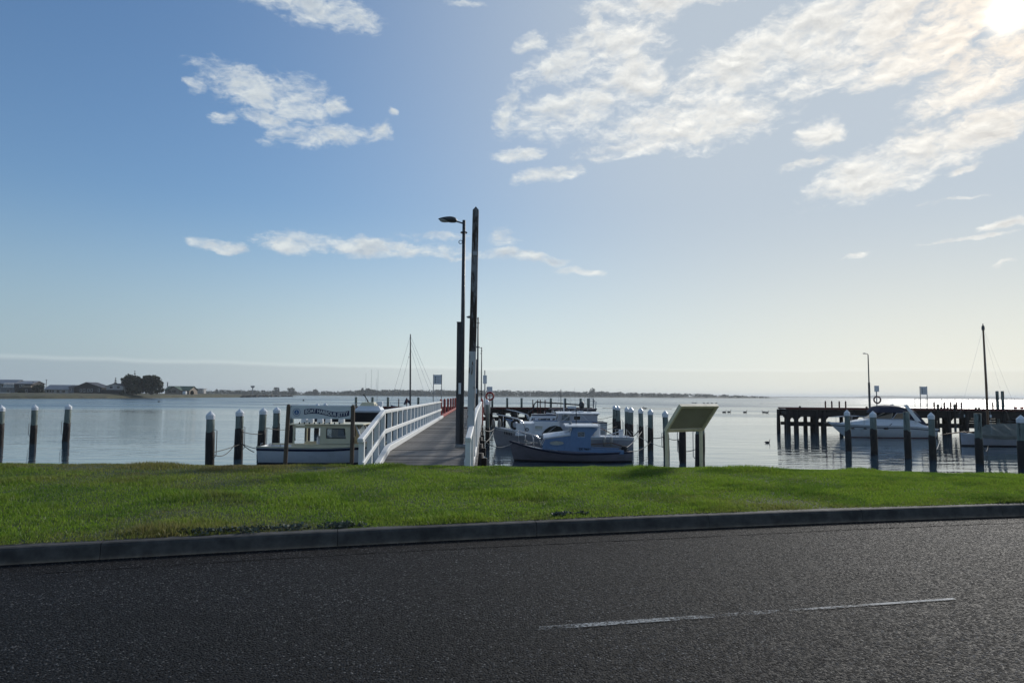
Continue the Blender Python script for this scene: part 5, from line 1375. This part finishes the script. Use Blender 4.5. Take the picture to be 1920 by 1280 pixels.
# tilted information panel seen from behind
th = R(33); py_ = 15.05
a0 = at(1250, 806, py_)
t = thing('information_panel', 'tilted information panel on two cream legs, seen from behind on the lawn edge', 'sign', (a0.x, py_, 0), th)
Wd = (at(1326.5, 806, py_).x-a0.x)/math.cos(th)*1.015
zl = a0.z; zt_ = at(1311, 761, py_).z
dep = .42
for x in (0, Wd):
    wpos = Vector((a0.x+x*math.cos(th), py_+x*math.sin(th))); g_ = gz(wpos)-.3
    obj('leg', box((x, 0, (zl+g_)/2+.01), (.062, .062, zl-g_), None, .006), PANELC, t)
def pp(x, v, o=0.0):                 # point on the sloping panel plane
    n = Vector((0, -(zt_-zl), -dep)).normalized()
    return Vector((x, -dep*v, zl+(zt_-zl)*v)) + n*(-o)
ex = .055
def slab(name, x0, x1, v0, v1, o0, o1, material, parent):
    bm = bmesh.new(); c = [bm.verts.new(pp(x, v, o)) for o in (o0, o1) for x, v in ((x0, v0), (x1, v0), (x1, v1), (x0, v1))]
    for q in ((3, 2, 1, 0), (4, 5, 6, 7), (0, 1, 5, 4), (1, 2, 6, 5), (2, 3, 7, 6), (3, 0, 4, 7)): bm.faces.new([c[i] for i in q])
    bmesh.ops.recalc_face_normals(bm, faces=bm.faces[:]); return obj(name, bm, material, parent)
slab('panel', -ex+.01, Wd+ex-.01, -.02, 1.02, .0, .02, PANELB, t)
slab('frame_side', -ex, 0, -.03, 1.05, -.045, .03, PANELC, t); slab('frame_side', Wd, Wd+ex, -.03, 1.05, -.045, .03, PANELC, t)
slab('frame_bottom', .003, Wd-.003, -.04, .05, -.043, .032, PANELC, t); slab('frame_top', .003, Wd-.003, .965, 1.05, -.043, .032, PANELC, t)
slab('printed_face', .01, Wd-.01, .06, .955, .022, .026, SIGNW, t)

# ------------------------------------------------------------------ left shore, far shore
SHORE_G = mat('shore_grass', (.050, .055, .022), (.085, .075, .038), .12, rough=.95, bump=.3, bscale=1.0, dist=.3, c3=(.022, .022, .014), scale3=.35, lo3=.5, hi3=.65)
MUD = mat('shore_mud', (.10, .095, .075), (.065, .065, .05), .2, rough=.8)
eye_y = lambda px: 741 + (px-960)*math.tan(ROLL)
shore = [(-700, 325), (0, 335), (100, 350), (200, 384), (300, 440), (350, 497), (450, 600), (510, 740), (548, 830), (560, 900)]
sp, sY = [a for a, b in shore], [b for a, b in shore]
def shore_Y(px): return np.interp(px, sp, sY)
prof = [(0, WATER-.3), (6, WATER+.10), (14, WATER+.35), (17, WATER+1.25), (24, WATER+2.0), (34, 1.15), (60, 1.3), (140, 1.3), (420, 1.3)]
def shore_xyz(px, u):
    Y0 = shore_Y(px); taper = np.clip((556-px)/110, .05, 1)
    d = np.interp(u, range(len(prof)), [p[0] for p in prof])*taper; z = np.interp(u, range(len(prof)), [p[1] for p in prof])
    z = WATER-.3 + (z-(WATER-.3))*np.clip((560-px)/160, .12, 1)**.8 + np.where(u > 1, .12*fbm2(px*.12, u, 4, 3, 1.0), 0)
    Y = Y0+d + fbm2(px*.05, u*.3, 6, 3, 1.0)*2
    X = (px-960)/FPX*Y0*(1+0*u)*1.0 + (px-960)/FPX*d*.9
    return X, Y, z
kind(obj('shore', grid_mesh('shore', np.linspace(-700, 558, 260), np.arange(len(prof)).astype(float), shore_xyz), SHORE_G), 'structure')
# dark rock groyne at the tip
bm = bmesh.new()
for i in range(70):
    px = random.uniform(455, 547); Y = float(shore_Y(px))-4+random.uniform(-6, 6)
    c = at(px, 743, Y); c.z = WATER+random.uniform(.1, .9 if px > 500 else 1.4)
    add_box(bm, c, (random.uniform(1.5, 4), random.uniform(1.5, 3), random.uniform(.8, 2.0)), Matrix.Rotation(random.uniform(0, 3), 4, 'Z') @ Matrix.Rotation(random.uniform(-.5, .5), 4, 'X'))
g = obj('rock_groyne', bm, mat('dark_groyne_rock', (.03, .028, .025), (.05, .047, .04), .6, rough=.9)); kind(g, 'stuff')

DARKW = mat('dark_timber_cladding', (.030, .028, .028), (.045, .04, .038), .8, rough=.8)
GREYC = mat('grey_cladding', (.16, .17, .19), (.13, .14, .155), .8, rough=.8)
PALEC = mat('pale_cladding', (.40, .39, .38), (.34, .33, .32), .8, rough=.8)
TANC = mat('tan_render', (.26, .215, .17), (.22, .18, .145), .8, rough=.85)
ROOFG = mat('grey_metal_roof', (.24, .25, .27), (.20, .21, .23), .6, rough=.5)
ROOFD = mat('dark_metal_roof', (.045, .045, .05), (.06, .06, .065), .6, rough=.6)
ROOFGR = mat('green_metal_roof', (.06, .10, .065), (.05, .085, .055), .6, rough=.6)
HOUSEW = mat('white_trim', (.62, .63, .63), (.55, .56, .56), 1.0, rough=.6)
HY = 430.0; hk = HY/FPX
def hx(px): return at(px, 737, HY).x
def hz(py, px=150): return at(px, py, HY).z
def house(label, x0, x1, eave, base, ridge, wall, roof, depth=11.0, gable_front=False, windows=(), over=.5, peak=None):
    X0, X1 = hx(x0), hx(x1); ze, zb, zr = hz(eave, x0), 1.0, hz(ridge, x0)
    w = X1-X0; t = thing('house', label, 'house', (X0, HY, 0), 0, 'houses on the left shore')
    bm = bmesh.new()
    if gable_front:
        pk = w/2 if peak is None else hx(peak)-X0
        add_prism(bm, [(0, 0, zb), (w, 0, zb), (w, 0, ze), (pk, 0, zr-.12), (0, 0, ze)], (0, depth, 0))
    else:
        add_prism(bm, [(0, 0, zb), (0, depth, zb), (0, depth, ze), (0, depth/2, zr-.12), (0, 0, ze)], (w, 0, 0))
    obj('wall', bm, wall, t)
    for s_ in (0, 1):
        bm = bmesh.new()
        if gable_front:
            ex_ = -over if s_ == 0 else w+over; sl = (zr-ze)/(pk if s_ == 0 else w-pk)
            zo = ze-sl*over
            add_prism(bm, [(ex_, -over, zo), (pk, -over, zr), (pk, -over, zr+.18), (ex_, -over, zo+.18)], (0, depth+2*over, 0))
        else:
            ey = -over if s_ == 0 else depth+over; zo = ze-(zr-ze)/(depth/2)*over
            add_prism(bm, [(-over, ey, zo), (-over, depth/2, zr), (-over, depth/2, zr+.18), (-over, ey, zo+.18)], (w+2*over, 0, 0))
        obj('roof', bm, roof, t)
    for (a, b, c, d) in windows:
        xa, xb, za, zb_ = hx(a)-X0, hx(b)-X0, hz(d, a), hz(c, a)
        f = obj('window_frame', box(((xa+xb)/2, -.04, (za+zb_)/2), (xb-xa+.25, .08, zb_-za+.25)), HOUSEW, t)
        obj('pane', box(((xa+xb)/2, -.10, (za+zb_)/2), (xb-xa, .06, zb_-za)), DGLASS, f)
    return t
t = house('two-storey grey house with white upper veranda, leftmost on the shore', -22, 27, 718.5, 737, 711.5, GREYC, ROOFG, windows=((-16, -10, 720, 726), (2, 6, 720, 725), (-4, 0, 729, 735), (12, 18, 730, 736)))
for i in range(8): obj('veranda_post', box((hx(9+i*2.5)-hx(-22), -1.0, hz(722.5)), (.30, .30, 2.5)), HOUSEW, t)
obj('veranda_rail', box((hx(17.5)-hx(-22), -1.0, hz(726.5)), (hx(28)-hx(8), .15, .5)), HOUSEW, t); obj('veranda_floor', box((hx(17.5)-hx(-22), -.55, hz(727.6)), (hx(28)-hx(8), 1.1, .25)), GREYC, t)
w_ = obj('garden_wall', box((hx(10), HY-6, 1.05), (hx(28)-hx(-18), .3, 1.0)), HOUSEW); tag(w_, 'low white garden wall in front of the leftmost shore house', 'wall')
t = house('brown house with a tan balcony beside the leftmost grey house', 31, 60, 719, 737, 714, DARKW, ROOFG, windows=((36, 39, 721, 725), (41, 44, 721, 725), (48, 51, 730, 735)))
obj('balcony', box((hx(54)-hx(31), -1.2, hz(725)), (hx(62)-hx(46), 2.2, 1.1)), TANC, t); obj('chimney', box((hx(57)-hx(31), 2, hz(719)), (.5, .5, 3)), GREYC, t)
house('long low house with a wide grey metal roof on the left shore', 83, 128, 729.5, 737, 721.5, PALEC, ROOFG, windows=((88, 91, 731, 735), (93, 96, 731, 735), (98, 101, 731, 735), (106, 112, 731, 736), (116, 122, 731, 736)))
t = house('black gabled house with a shallow pitched roof on the left shore', 139, 190, 726, 737, 716.5, DARKW, ROOFD, gable_front=True, peak=161, windows=((150, 153, 729, 734), (156, 159, 729, 734), (164, 167, 729, 734), (170, 173, 729, 734), (184, 186, 728, 734)))
house('small dark annex left of the black gabled house', 129, 138, 725.5, 737, 722, GREYC, ROOFD, depth=8, windows=((131, 133, 728, 733),))
t = house('white gabled house with two dark windows below a pine', 199, 230, 723.5, 737, 718.8, PALEC, ROOFD, gable_front=True, windows=((205.5, 211, 723.5, 728), (218.5, 224, 723.5, 728)))
obj('deck_base', box((hx(214)-hx(199), -1.5, hz(734, 214)), (hx(232)-hx(195), 2.5, 2.2)), DARKW, t)
t = house('cream house with a green metal roof and front gable on the left shore', 309, 355, 731, 737, 723.8, TANC, ROOFGR, windows=((345, 349, 732, 736), (313, 316, 732, 736)))
X0 = hx(309)
bm = bmesh.new(); add_prism(bm, [(hx(317)-X0, -2.5, 1.0), (hx(341)-X0, -2.5, 1.0), (hx(341)-X0, -2.5, hz(731, 330)), (hx(329)-X0, -2.5, hz(724.6, 330)), (hx(317)-X0, -2.5, hz(731, 330))], (0, 6, 0)); obj('front_gable', bm, TANC, t)
for s_ in (-1, 1):
    bm = bmesh.new(); ex_ = hx(329+s_*14)-X0; pk = hx(329)-X0
    add_prism(bm, [(ex_, -3, hz(732, 330)), (pk, -3, hz(724.3, 330)), (pk, -3, hz(723.7, 330)), (ex_, -3, hz(731.4, 330))], (0, 8, 0)); obj('gable_roof', bm, ROOFGR, t)
for a, b in ((319, 324), (326, 333)): obj('gable_window', box((hx((a+b)/2)-X0, -2.55, hz(733.5, 330)), (hx(b)-hx(a), .1, 1.4)), DGLASS, t)
obj('chimney', tube([(hx(310.5)-X0, 2, hz(725, 310)), (hx(310.5)-X0, 2, hz(716, 310))], .28, 6), GREYC, t)
o = obj('water_tank', box((hx(352), HY-4, 1.9), (1.9, 2.0, 1.9), None, .2), HOUSEW); tag(o, 'white water tank at the end of the green-roofed house', 'tank')
# far pale pavilion and water tower
Yp = 700; xp = lambda px: at(px, 733, Yp).x; zp = lambda py: at(370, py, Yp).z
t = thing('pavilion', 'pale flat-roofed pavilion right of the green-roofed house', 'building', (xp(357), Yp, 0))
obj('roof', box(((xp(382)-xp(357))/2, 3, zp(728.5)), (xp(382)-xp(357), 8, .7)), ROOFG, t); obj('wall', box(((xp(382)-xp(357))/2, 4, zp(733.5)), (xp(381)-xp(358), 5, 4.2)), PALEC, t)
for i in range(7): obj('column', box(((xp(358+i*3.8)-xp(357)), -.5, zp(732)), (.4, .4, 3.4)), HOUSEW, t)
Yt = 1300; t = thing('water_tower', 'umbrella-shaped water tower above the far shore trees', 'tower', (at(473.5, 735, Yt).x, Yt, 0))
bm = bmesh.new(); zt0, zt1 = at(473, 734, Yt).z, at(473, 723, Yt).z; add_lathe(bm, [(0, -1), (1.0, -1), (.8, zt1-4.5), (0.8, zt1-4.4)], 8); obj('shaft', bm, GREYC, t)
bm = bmesh.new(); add_lathe(bm, [(.8, zt1-4.6), (3.2, zt1-2.6), (3.9, zt1-1.0), (3.7, zt1), (0, zt1+.3)], 12); obj('bowl', bm, GREYC, t)

def leaf_material(name, c1, c2):
    mt, nt, b = nodes_of(name); N, L = nt.nodes, nt.links
    g_ = N.new('ShaderNodeNewGeometry'); mx = N.new('ShaderNodeMix'); mx.data_type = 'RGBA'
    L.new(g_.outputs['Random Per Island'], mx.inputs[0]); mx.inputs[6].default_value = (*c1, 1); mx.inputs[7].default_value = (*c2, 1)
    L.new(mx.outputs[2], b.inputs['Base Color']); b.inputs['Roughness'].default_value = .7; b.inputs['Specular IOR Level'].default_value = .2
    return mt
LEAFD = leaf_material('dark_foliage', (.018, .026, .014), (.045, .055, .026)); LEAFF = leaf_material('far_foliage', (.022, .034, .018), (.05, .062, .030)); BARK = mat('bark', (.07, .055, .042), (.05, .04, .032), 2, rough=.9)
def leaf_cloud(lobes, n, size, seed):
    """n leaf-clump quads through ellipsoid lobes [(centre, radii)]"""
    r = np.random.default_rng(seed); vol = np.array([l[1][0]*l[1][1]*l[1][2] for l in lobes]); cnt = np.maximum(8, (n*vol**.75/np.sum(vol**.75)).astype(int))
    P = []
    for (c, rad), m_ in zip(lobes, cnt):
        v = r.normal(size=(m_, 3)); v /= np.linalg.norm(v, axis=1)[:, None]; v *= (r.uniform(.25, 1.08, m_)**.5)[:, None]
        P.append(np.array(c)+v*np.array(rad))
    P = np.concatenate(P); m_ = len(P)
    a = r.normal(size=(m_, 3)); a /= np.linalg.norm(a, axis=1)[:, None]; b = np.cross(a, r.normal(size=(m_, 3))); b /= np.linalg.norm(b, axis=1)[:, None]
    s_ = size*r.uniform(.55, 1.35, m_)[:, None]
    V = np.stack([P-a*s_-b*s_*.5, P+a*s_*.4-b*s_*.7, P+a*s_+b*s_*.4, P-a*s_*.5+b*s_*.7], 1).reshape(-1, 3)
    return V, np.arange(m_*4).reshape(-1, 4)
def leafy(name, lobes, n, size, seed, material, parent=None, loc=(0, 0, 0)):
    V, F_ = leaf_cloud(lobes, n, size, seed); me = bpy.data.meshes.new(name); me.from_pydata(V.tolist(), [], F_.tolist()); me.update()
    return obj(name, me, material, parent, loc)
def tree(label, px, top, width_px, Y, seed, n=1400, size=.5, material=None, base=None, nl=9, group=None, squat=1.0):
    c = at(px, 737, Y); zt = at(px, top, Y).z; zb = base if base is not None else 1.0; w = width_px*Y/FPX/2; h_ = zt-zb
    t = thing('tree', label, 'tree', (c.x, Y, zb), 0, group); r = random.Random(seed)
    bm = bmesh.new(); add_tube(bm, [(0, 0, -.4), (.02*w, 0, h_*.3), (-.03*w, .1, h_*.62)], [w*.09+.05, w*.07+.04, w*.03+.02], 7)
    for i in range(5):
        a = r.uniform(0, 6.28); add_tube(bm, [(0, 0, h_*r.uniform(.25, .5)), (w*.45*math.cos(a), w*.45*math.sin(a), h_*.62), (w*.7*math.cos(a), w*.7*math.sin(a), h_*.78)], [w*.045+.02, w*.03+.02, .03], 5)
    obj('trunk', bm, BARK, t)
    lobes = [((0, 0, h_*.60), (w*.72, w*.6, h_*.38)), ((-.3*w, 0, h_*.25), (w*.55, w*.5, h_*.25)), ((.35*w, 0, h_*.25), (w*.55, w*.5, h_*.25))]
    for i in range(nl):
        a = r.uniform(0, 6.28); q = r.uniform(.35, .78); zz = r.uniform(.14, .86)
        rr = r.uniform(.22, .38); hh = min(rr*w*.8, h_*(1-zz)*.98+.05*h_)
        lobes.append(((w*q*math.cos(a), w*q*math.sin(a)*.7, h_*zz), (w*rr, w*rr, max(hh, .08*h_))))
    leafy('crown', lobes, n, size, seed, material or LEAFD, t)
    return t
tree('big round dark tree, left one of the pair between the shore houses', 249, 702.5, 44, 436, 1, 4200, .55, nl=18)
tree('broad dark tree with a lumpy top, right one of the shore pair', 284, 703, 50, 440, 2, 4200, .55, nl=20)
tree('dark rounded bush between the brown house and the long low house', 71, 721, 26, 424, 3, 1400, .45, nl=8)
tree('small bush right of the brown balcony house', 40, 729, 13, 420, 4, 600, .4, nl=6)
tree('low shrub at the right end of the green-roofed house', 360, 731.5, 7, 425, 5, 300, .35, nl=4)
tree('low dark shrubs at the foot of the white gabled house', 229, 732, 12, 422, 16, 500, .4, nl=5)
def norfolk(label, px, top, Y, seed, base=1.0, wpx=9):
    c = at(px, 737, Y); h_ = at(px, top, Y).z-base; r = random.Random(seed); w = wpx*Y/FPX/2
    t = thing('norfolk_pine', label, 'tree', (c.x, Y, base)); obj('trunk', tube([(0, 0, 0), (0, 0, h_)], [.3, .05], 6), BARK, t)
    lobes = []
    for i in range(7):
        zz = h_*(.35+.62*i/6); rw = w*(1-.85*i/6)
        for k_ in range(5):
            a = 2*math.pi*k_/5+i; lobes.append(((rw*.55*math.cos(a), rw*.55*math.sin(a), zz+.1), (rw*.5, rw*.5, .28)))
    leafy('crown', lobes, 900, .22, seed, LEAFD, t)
norfolk('tiered pine behind the white gabled house', 215.5, 708, 445, 7)
norfolk('pine top rising above the left big dark tree', 251, 695, 452, 8, wpx=10)
o = thing('power_pole', 'power pole above the bush on the left shore', 'pole', (hx(73.5), HY+6, 1.0)); obj('shaft', tube([(0, 0, 0), (0, 0, hz(711)-1.0)], [.2, .15], 6), STUB, o); obj('cross_arm', box((0, 0, hz(712.5)-1.0), (1.6, .15, .15)), STUB, o)

# far shore
FY = 1500.0
top_prof = [(370, 733), (395, 730.5), (410, 730), (440, 731), (470, 731), (500, 731), (560, 733), (600, 733), (640, 732), (660, 731), (700, 729), (760, 730), (800, 730), (860, 731), (905, 730), (950, 731), (1000, 732), (1050, 732.5), (1090, 733), (1150, 733.5), (1200, 735), (1250, 736.5), (1300, 737), (1340, 738.5), (1400, 741.5), (1445, 743)]
tpx, tpy = [a for a, b in top_prof], [b for a, b in top_prof]
def far_xyz(px, u):
    Y = FY + np.array([0, 6, 40, 250.])[u.astype(int)]; z = np.array([WATER-.3, WATER+.6, WATER+2.2, WATER+3.0])[u.astype(int)]
    return (px-960)/FPX*Y, Y, z*np.clip((1460-px)/80, .2, 1)+(WATER)*(1-np.clip((1460-px)/80, .2, 1))
kind(obj('far_shore', grid_mesh('far_shore', np.linspace(360, 1460, 120), np.arange(4.), far_xyz), SHORE_G), 'structure')
lobes = []; rr_ = random.Random(5)
for i in range(620):
    px = rr_.uniform(372, 1440); Y = FY+rr_.uniform(20, 120); tp = float(np.interp(px, tpx, tpy)); zt = at(px, tp, Y).z; c = at(px, 740, Y)
    h_ = max(2.0, (zt-WATER-1.5)*rr_.uniform(.5, 1.0)); w = h_*rr_.uniform(.6, 1.3)+2.5
    lobes.append(((c.x, Y, WATER+1.5+h_*.52), (w, w, h_*.5)))
o = leafy('far_wood', lobes, 26000, 1.5, 77, LEAFF); kind(o, 'stuff'); o['label'] = 'hazy belt of trees along the far shore'
for lab, px, tp, w in (('rounded tree standing highest left of the jetty name sign on the far shore', 518, 725.2, 15), ('ragged broad tree on the far shore above the jetty name sign', 546, 725.8, 17), ('flat-topped spreading tree on the far shore above the jetty name sign', 591, 729, 14), ('rounded tree on the far shore behind the yacht aerials', 690, 727.2, 13), ('pointed tree on the far shore just right of the name sign post', 679.5, 726.5, 6), ('tall domed tree standing out above the far shore right of the jetty', 1110, 727, 14), ('small pointed tree at the left end of the far tree belt', 406, 729.5, 6)):
    tree(lab, px, tp, w, FY+10, int(px), 420, 1.3, LEAFF, base=WATER+1.6, nl=7, group='trees on the far shore')
t = thing('tower_block', 'pale square tower rising from the far shore above the lifebuoy post', 'building', (at(916.5, 740, 1800).x, 1800, 0))
obj('wall', box((0, 0, at(916, 731.5, 1800).z/1-4), (11, 10, at(916, 724, 1800).z*1.1), None), GREYC, t)
# low land farther out on the right
def far2(px, u):
    Y = 3600 + u*300; zt = np.interp(px, [1380, 1440, 1520, 1600, 1640, 1720, 1800, 1860, 1930, 2100], [3, 6, 6, 7, 15, 13, 16, 12, 5, 5])
    z = np.where(u < .5, WATER-.5, np.where(u < 1.5, WATER + zt*.55, WATER+zt+1.2*fbm2(px*.35, u, 2, 3, 1.0)))
    return (px-960)/FPX*Y, Y, z
kind(obj('far_hills', grid_mesh('far_hills', np.linspace(1370, 2300, 240), np.arange(4.), far2), mat('far_scrub', (.035, .045, .025), (.055, .06, .035), .02, rough=.95)), 'structure')
# sand spits just awash
SAND = mat('wet_sand', (.12, .105, .08), (.09, .08, .06), .3, rough=.6)
for px0, px1, y0, w in ((1425, 1600, 756.8, 9), (513, 560, 758.2, 4), (1130, 1260, 765.5, 2.5), (598, 680, 745.6, 8)):
    Y = (EYE-WATER)*FPX/(y0-eye_y((px0+px1)/2)); xs_ = np.linspace(at(px0, y0, Y).x, at(px1, y0, Y).x, 30)
    me = grid_mesh('sandbar', xs_, np.arange(3.), lambda x, u: (x, Y + (u-1)*w*np.sin(np.pi*(x-xs_[0])/(xs_[-1]-xs_[0]))**.6 + .6*fbm2(x*.2, u*0, 3, 3, 1.0), np.where(u == 1, WATER+.10, WATER-.03)))
    kind(obj('sandbar', me, SAND), 'structure')

# ------------------------------------------------------------------ birds and floats
BIRD = mat('black_plumage', (.018, .018, .02), (.03, .03, .03), 20, rough=.7)
def swan(label, px, py, scale=1.0, flip=1):
    Y = (EYE-WATER)*FPX/(py-eye_y(px)); c = at(px, py, Y); c.z = WATER
    bm = bmesh.new(); f_ = flip*scale
    add_tube(bm, [Vector(p)*1 for p in [(-.62*f_, 0, .20*scale), (-.45*f_, 0, .17*scale), (-.2*f_, 0, .12*scale), (.08*f_, 0, .11*scale), (.30*f_, 0, .14*scale), (.40*f_, 0, .22*scale), (.44*f_, 0, .36*scale), (.40*f_, 0, .50*scale), (.42*f_, 0, .62*scale), (.50*f_, 0, .66*scale), (.58*f_, 0, .63*scale)]],
             [.02*scale, .10*scale, .20*scale, .23*scale, .17*scale, .09*scale, .05*scale, .042*scale, .045*scale, .05*scale, .03*scale], 8)
    t = thing('water_bird', label, 'bird', c, 0, 'birds on the water')
    obj('body', bm, BIRD, t, smooth=True)
    bm = bmesh.new(); add_tube(bm, [(.58*f_, 0, .63*scale), (.70*f_, 0, .60*scale)], [.022*scale, .008*scale], 5); obj('bill', bm, BUOY, t)
swan('dark bird on the water right of the information panel, leftmost of the three', 1358, 773, .78, 1)
swan('dark bird with raised neck close behind the leftmost one by the panel', 1367, 772.5, .75, 1)
swan('dark bird swimming alone farther right of the information panel', 1397, 773, .78, 1)
swan('left bird of the pair swimming left of the right-hand jetty', 1432, 773, .72, -1)
swan('right bird of the pair swimming left of the right-hand jetty', 1438, 773.5, .72, 1)
swan('small bird resting on the water just before the right-hand jetty corner', 1439, 829, .35, 1)
for i, (px, py) in enumerate(((1299, 755.5), (1304, 755.8), (1320, 756), (1327, 756), (1335, 756.2), (1343, 756.2))):
    swan(['tiny distant bird above the information panel, first from left', 'tiny distant bird above the information panel, second from left', 'tiny distant bird above the information panel, third from left', 'tiny distant bird above the information panel, fourth from left', 'tiny distant bird above the information panel, fifth from left', 'tiny distant bird above the information panel, rightmost'][i], px, py, 1.0, 1 if i % 2 else -1)
swan('left of two small birds between the pile pairs and single pile', 1204, 765.5, .8, 1); swan('right of two small birds by the single capped pile', 1210, 765.8, .8, -1)
def float_buoy(label, px, py, r):
    Y = (EYE-WATER)*FPX/(py-eye_y(px)); c = at(px, py, Y); c.z = WATER
    t = thing('float_buoy', label, 'buoy', c); bm = bmesh.new(); add_lathe(bm, [(0, -r), (r*.8, -.5*r), (r, 0), (r*.8, r*.7), (r*.3, r*1.1), (r*.12, r*1.6), (0, r*1.6)], 10); obj('float', bm, BLACKR, t, smooth=True)
float_buoy('small dark float on the open water left of the thickest pile', 298, 753.5, .35); float_buoy('small dark float above the jetty name sign', 569, 751.2, .5)

# ------------------------------------------------------------------ weeds along the kerb
WEED = leaf_material('grey_green_weed', (.06, .075, .055), (.13, .15, .115))
for lab, px, py, ln, n_ in (('long grey-green weed clump growing over the kerb at left', 505, 992, .95, 650), ('weed tuft with pale leaves at the kerb right of centre', 1062, 966, .30, 220), ('small pale weed at the kerb joint left of centre', 660, 985, .16, 110), ('dark dead weed patch beside the left weed clump', 425, 998, .28, 160)):
    c = atz(px, py, .16); t = thing('weed_clump', lab, 'weed', c)
    lobes = [((random.uniform(-ln, ln)*.9, 0, 0), (.09, .05, .035)) for _ in range(max(4, int(ln*22)))]
    lobes = [((x[0], x[0]*.27+random.uniform(-.02, .05), .012), r_) for x, r_ in lobes]
    leafy('leaves', lobes, n_, .017, int(px), WEED, t)
    bm = bmesh.new()
    for i in range(6): add_tube(bm, [(random.uniform(-ln, ln)*.7, 0, -.01), (random.uniform(-ln, ln)*.8, .03, .03)], .003, 4)
    obj('stem', bm, BARK, t)

# ------------------------------------------------------------------ haze over the water
bm = box((0, 5000, 13), (26500, 15500, 32))
hz_o = obj('haze', bm); kind(hz_o, 'stuff')
mt = bpy.data.materials.new('haze'); mt.use_nodes = True; nt = mt.node_tree; nt.nodes.remove(nt.nodes['Principled BSDF'])
pv = nt.nodes.new('ShaderNodeVolumePrincipled'); pv.inputs['Color'].default_value = (.80, .86, .92, 1); pv.inputs['Density'].default_value = 1.5e-4; pv.inputs['Anisotropy'].default_value = .25
nt.links.new(pv.outputs[0], nt.nodes['Material Output'].inputs['Volume']); hz_o.data.materials.append(mt)
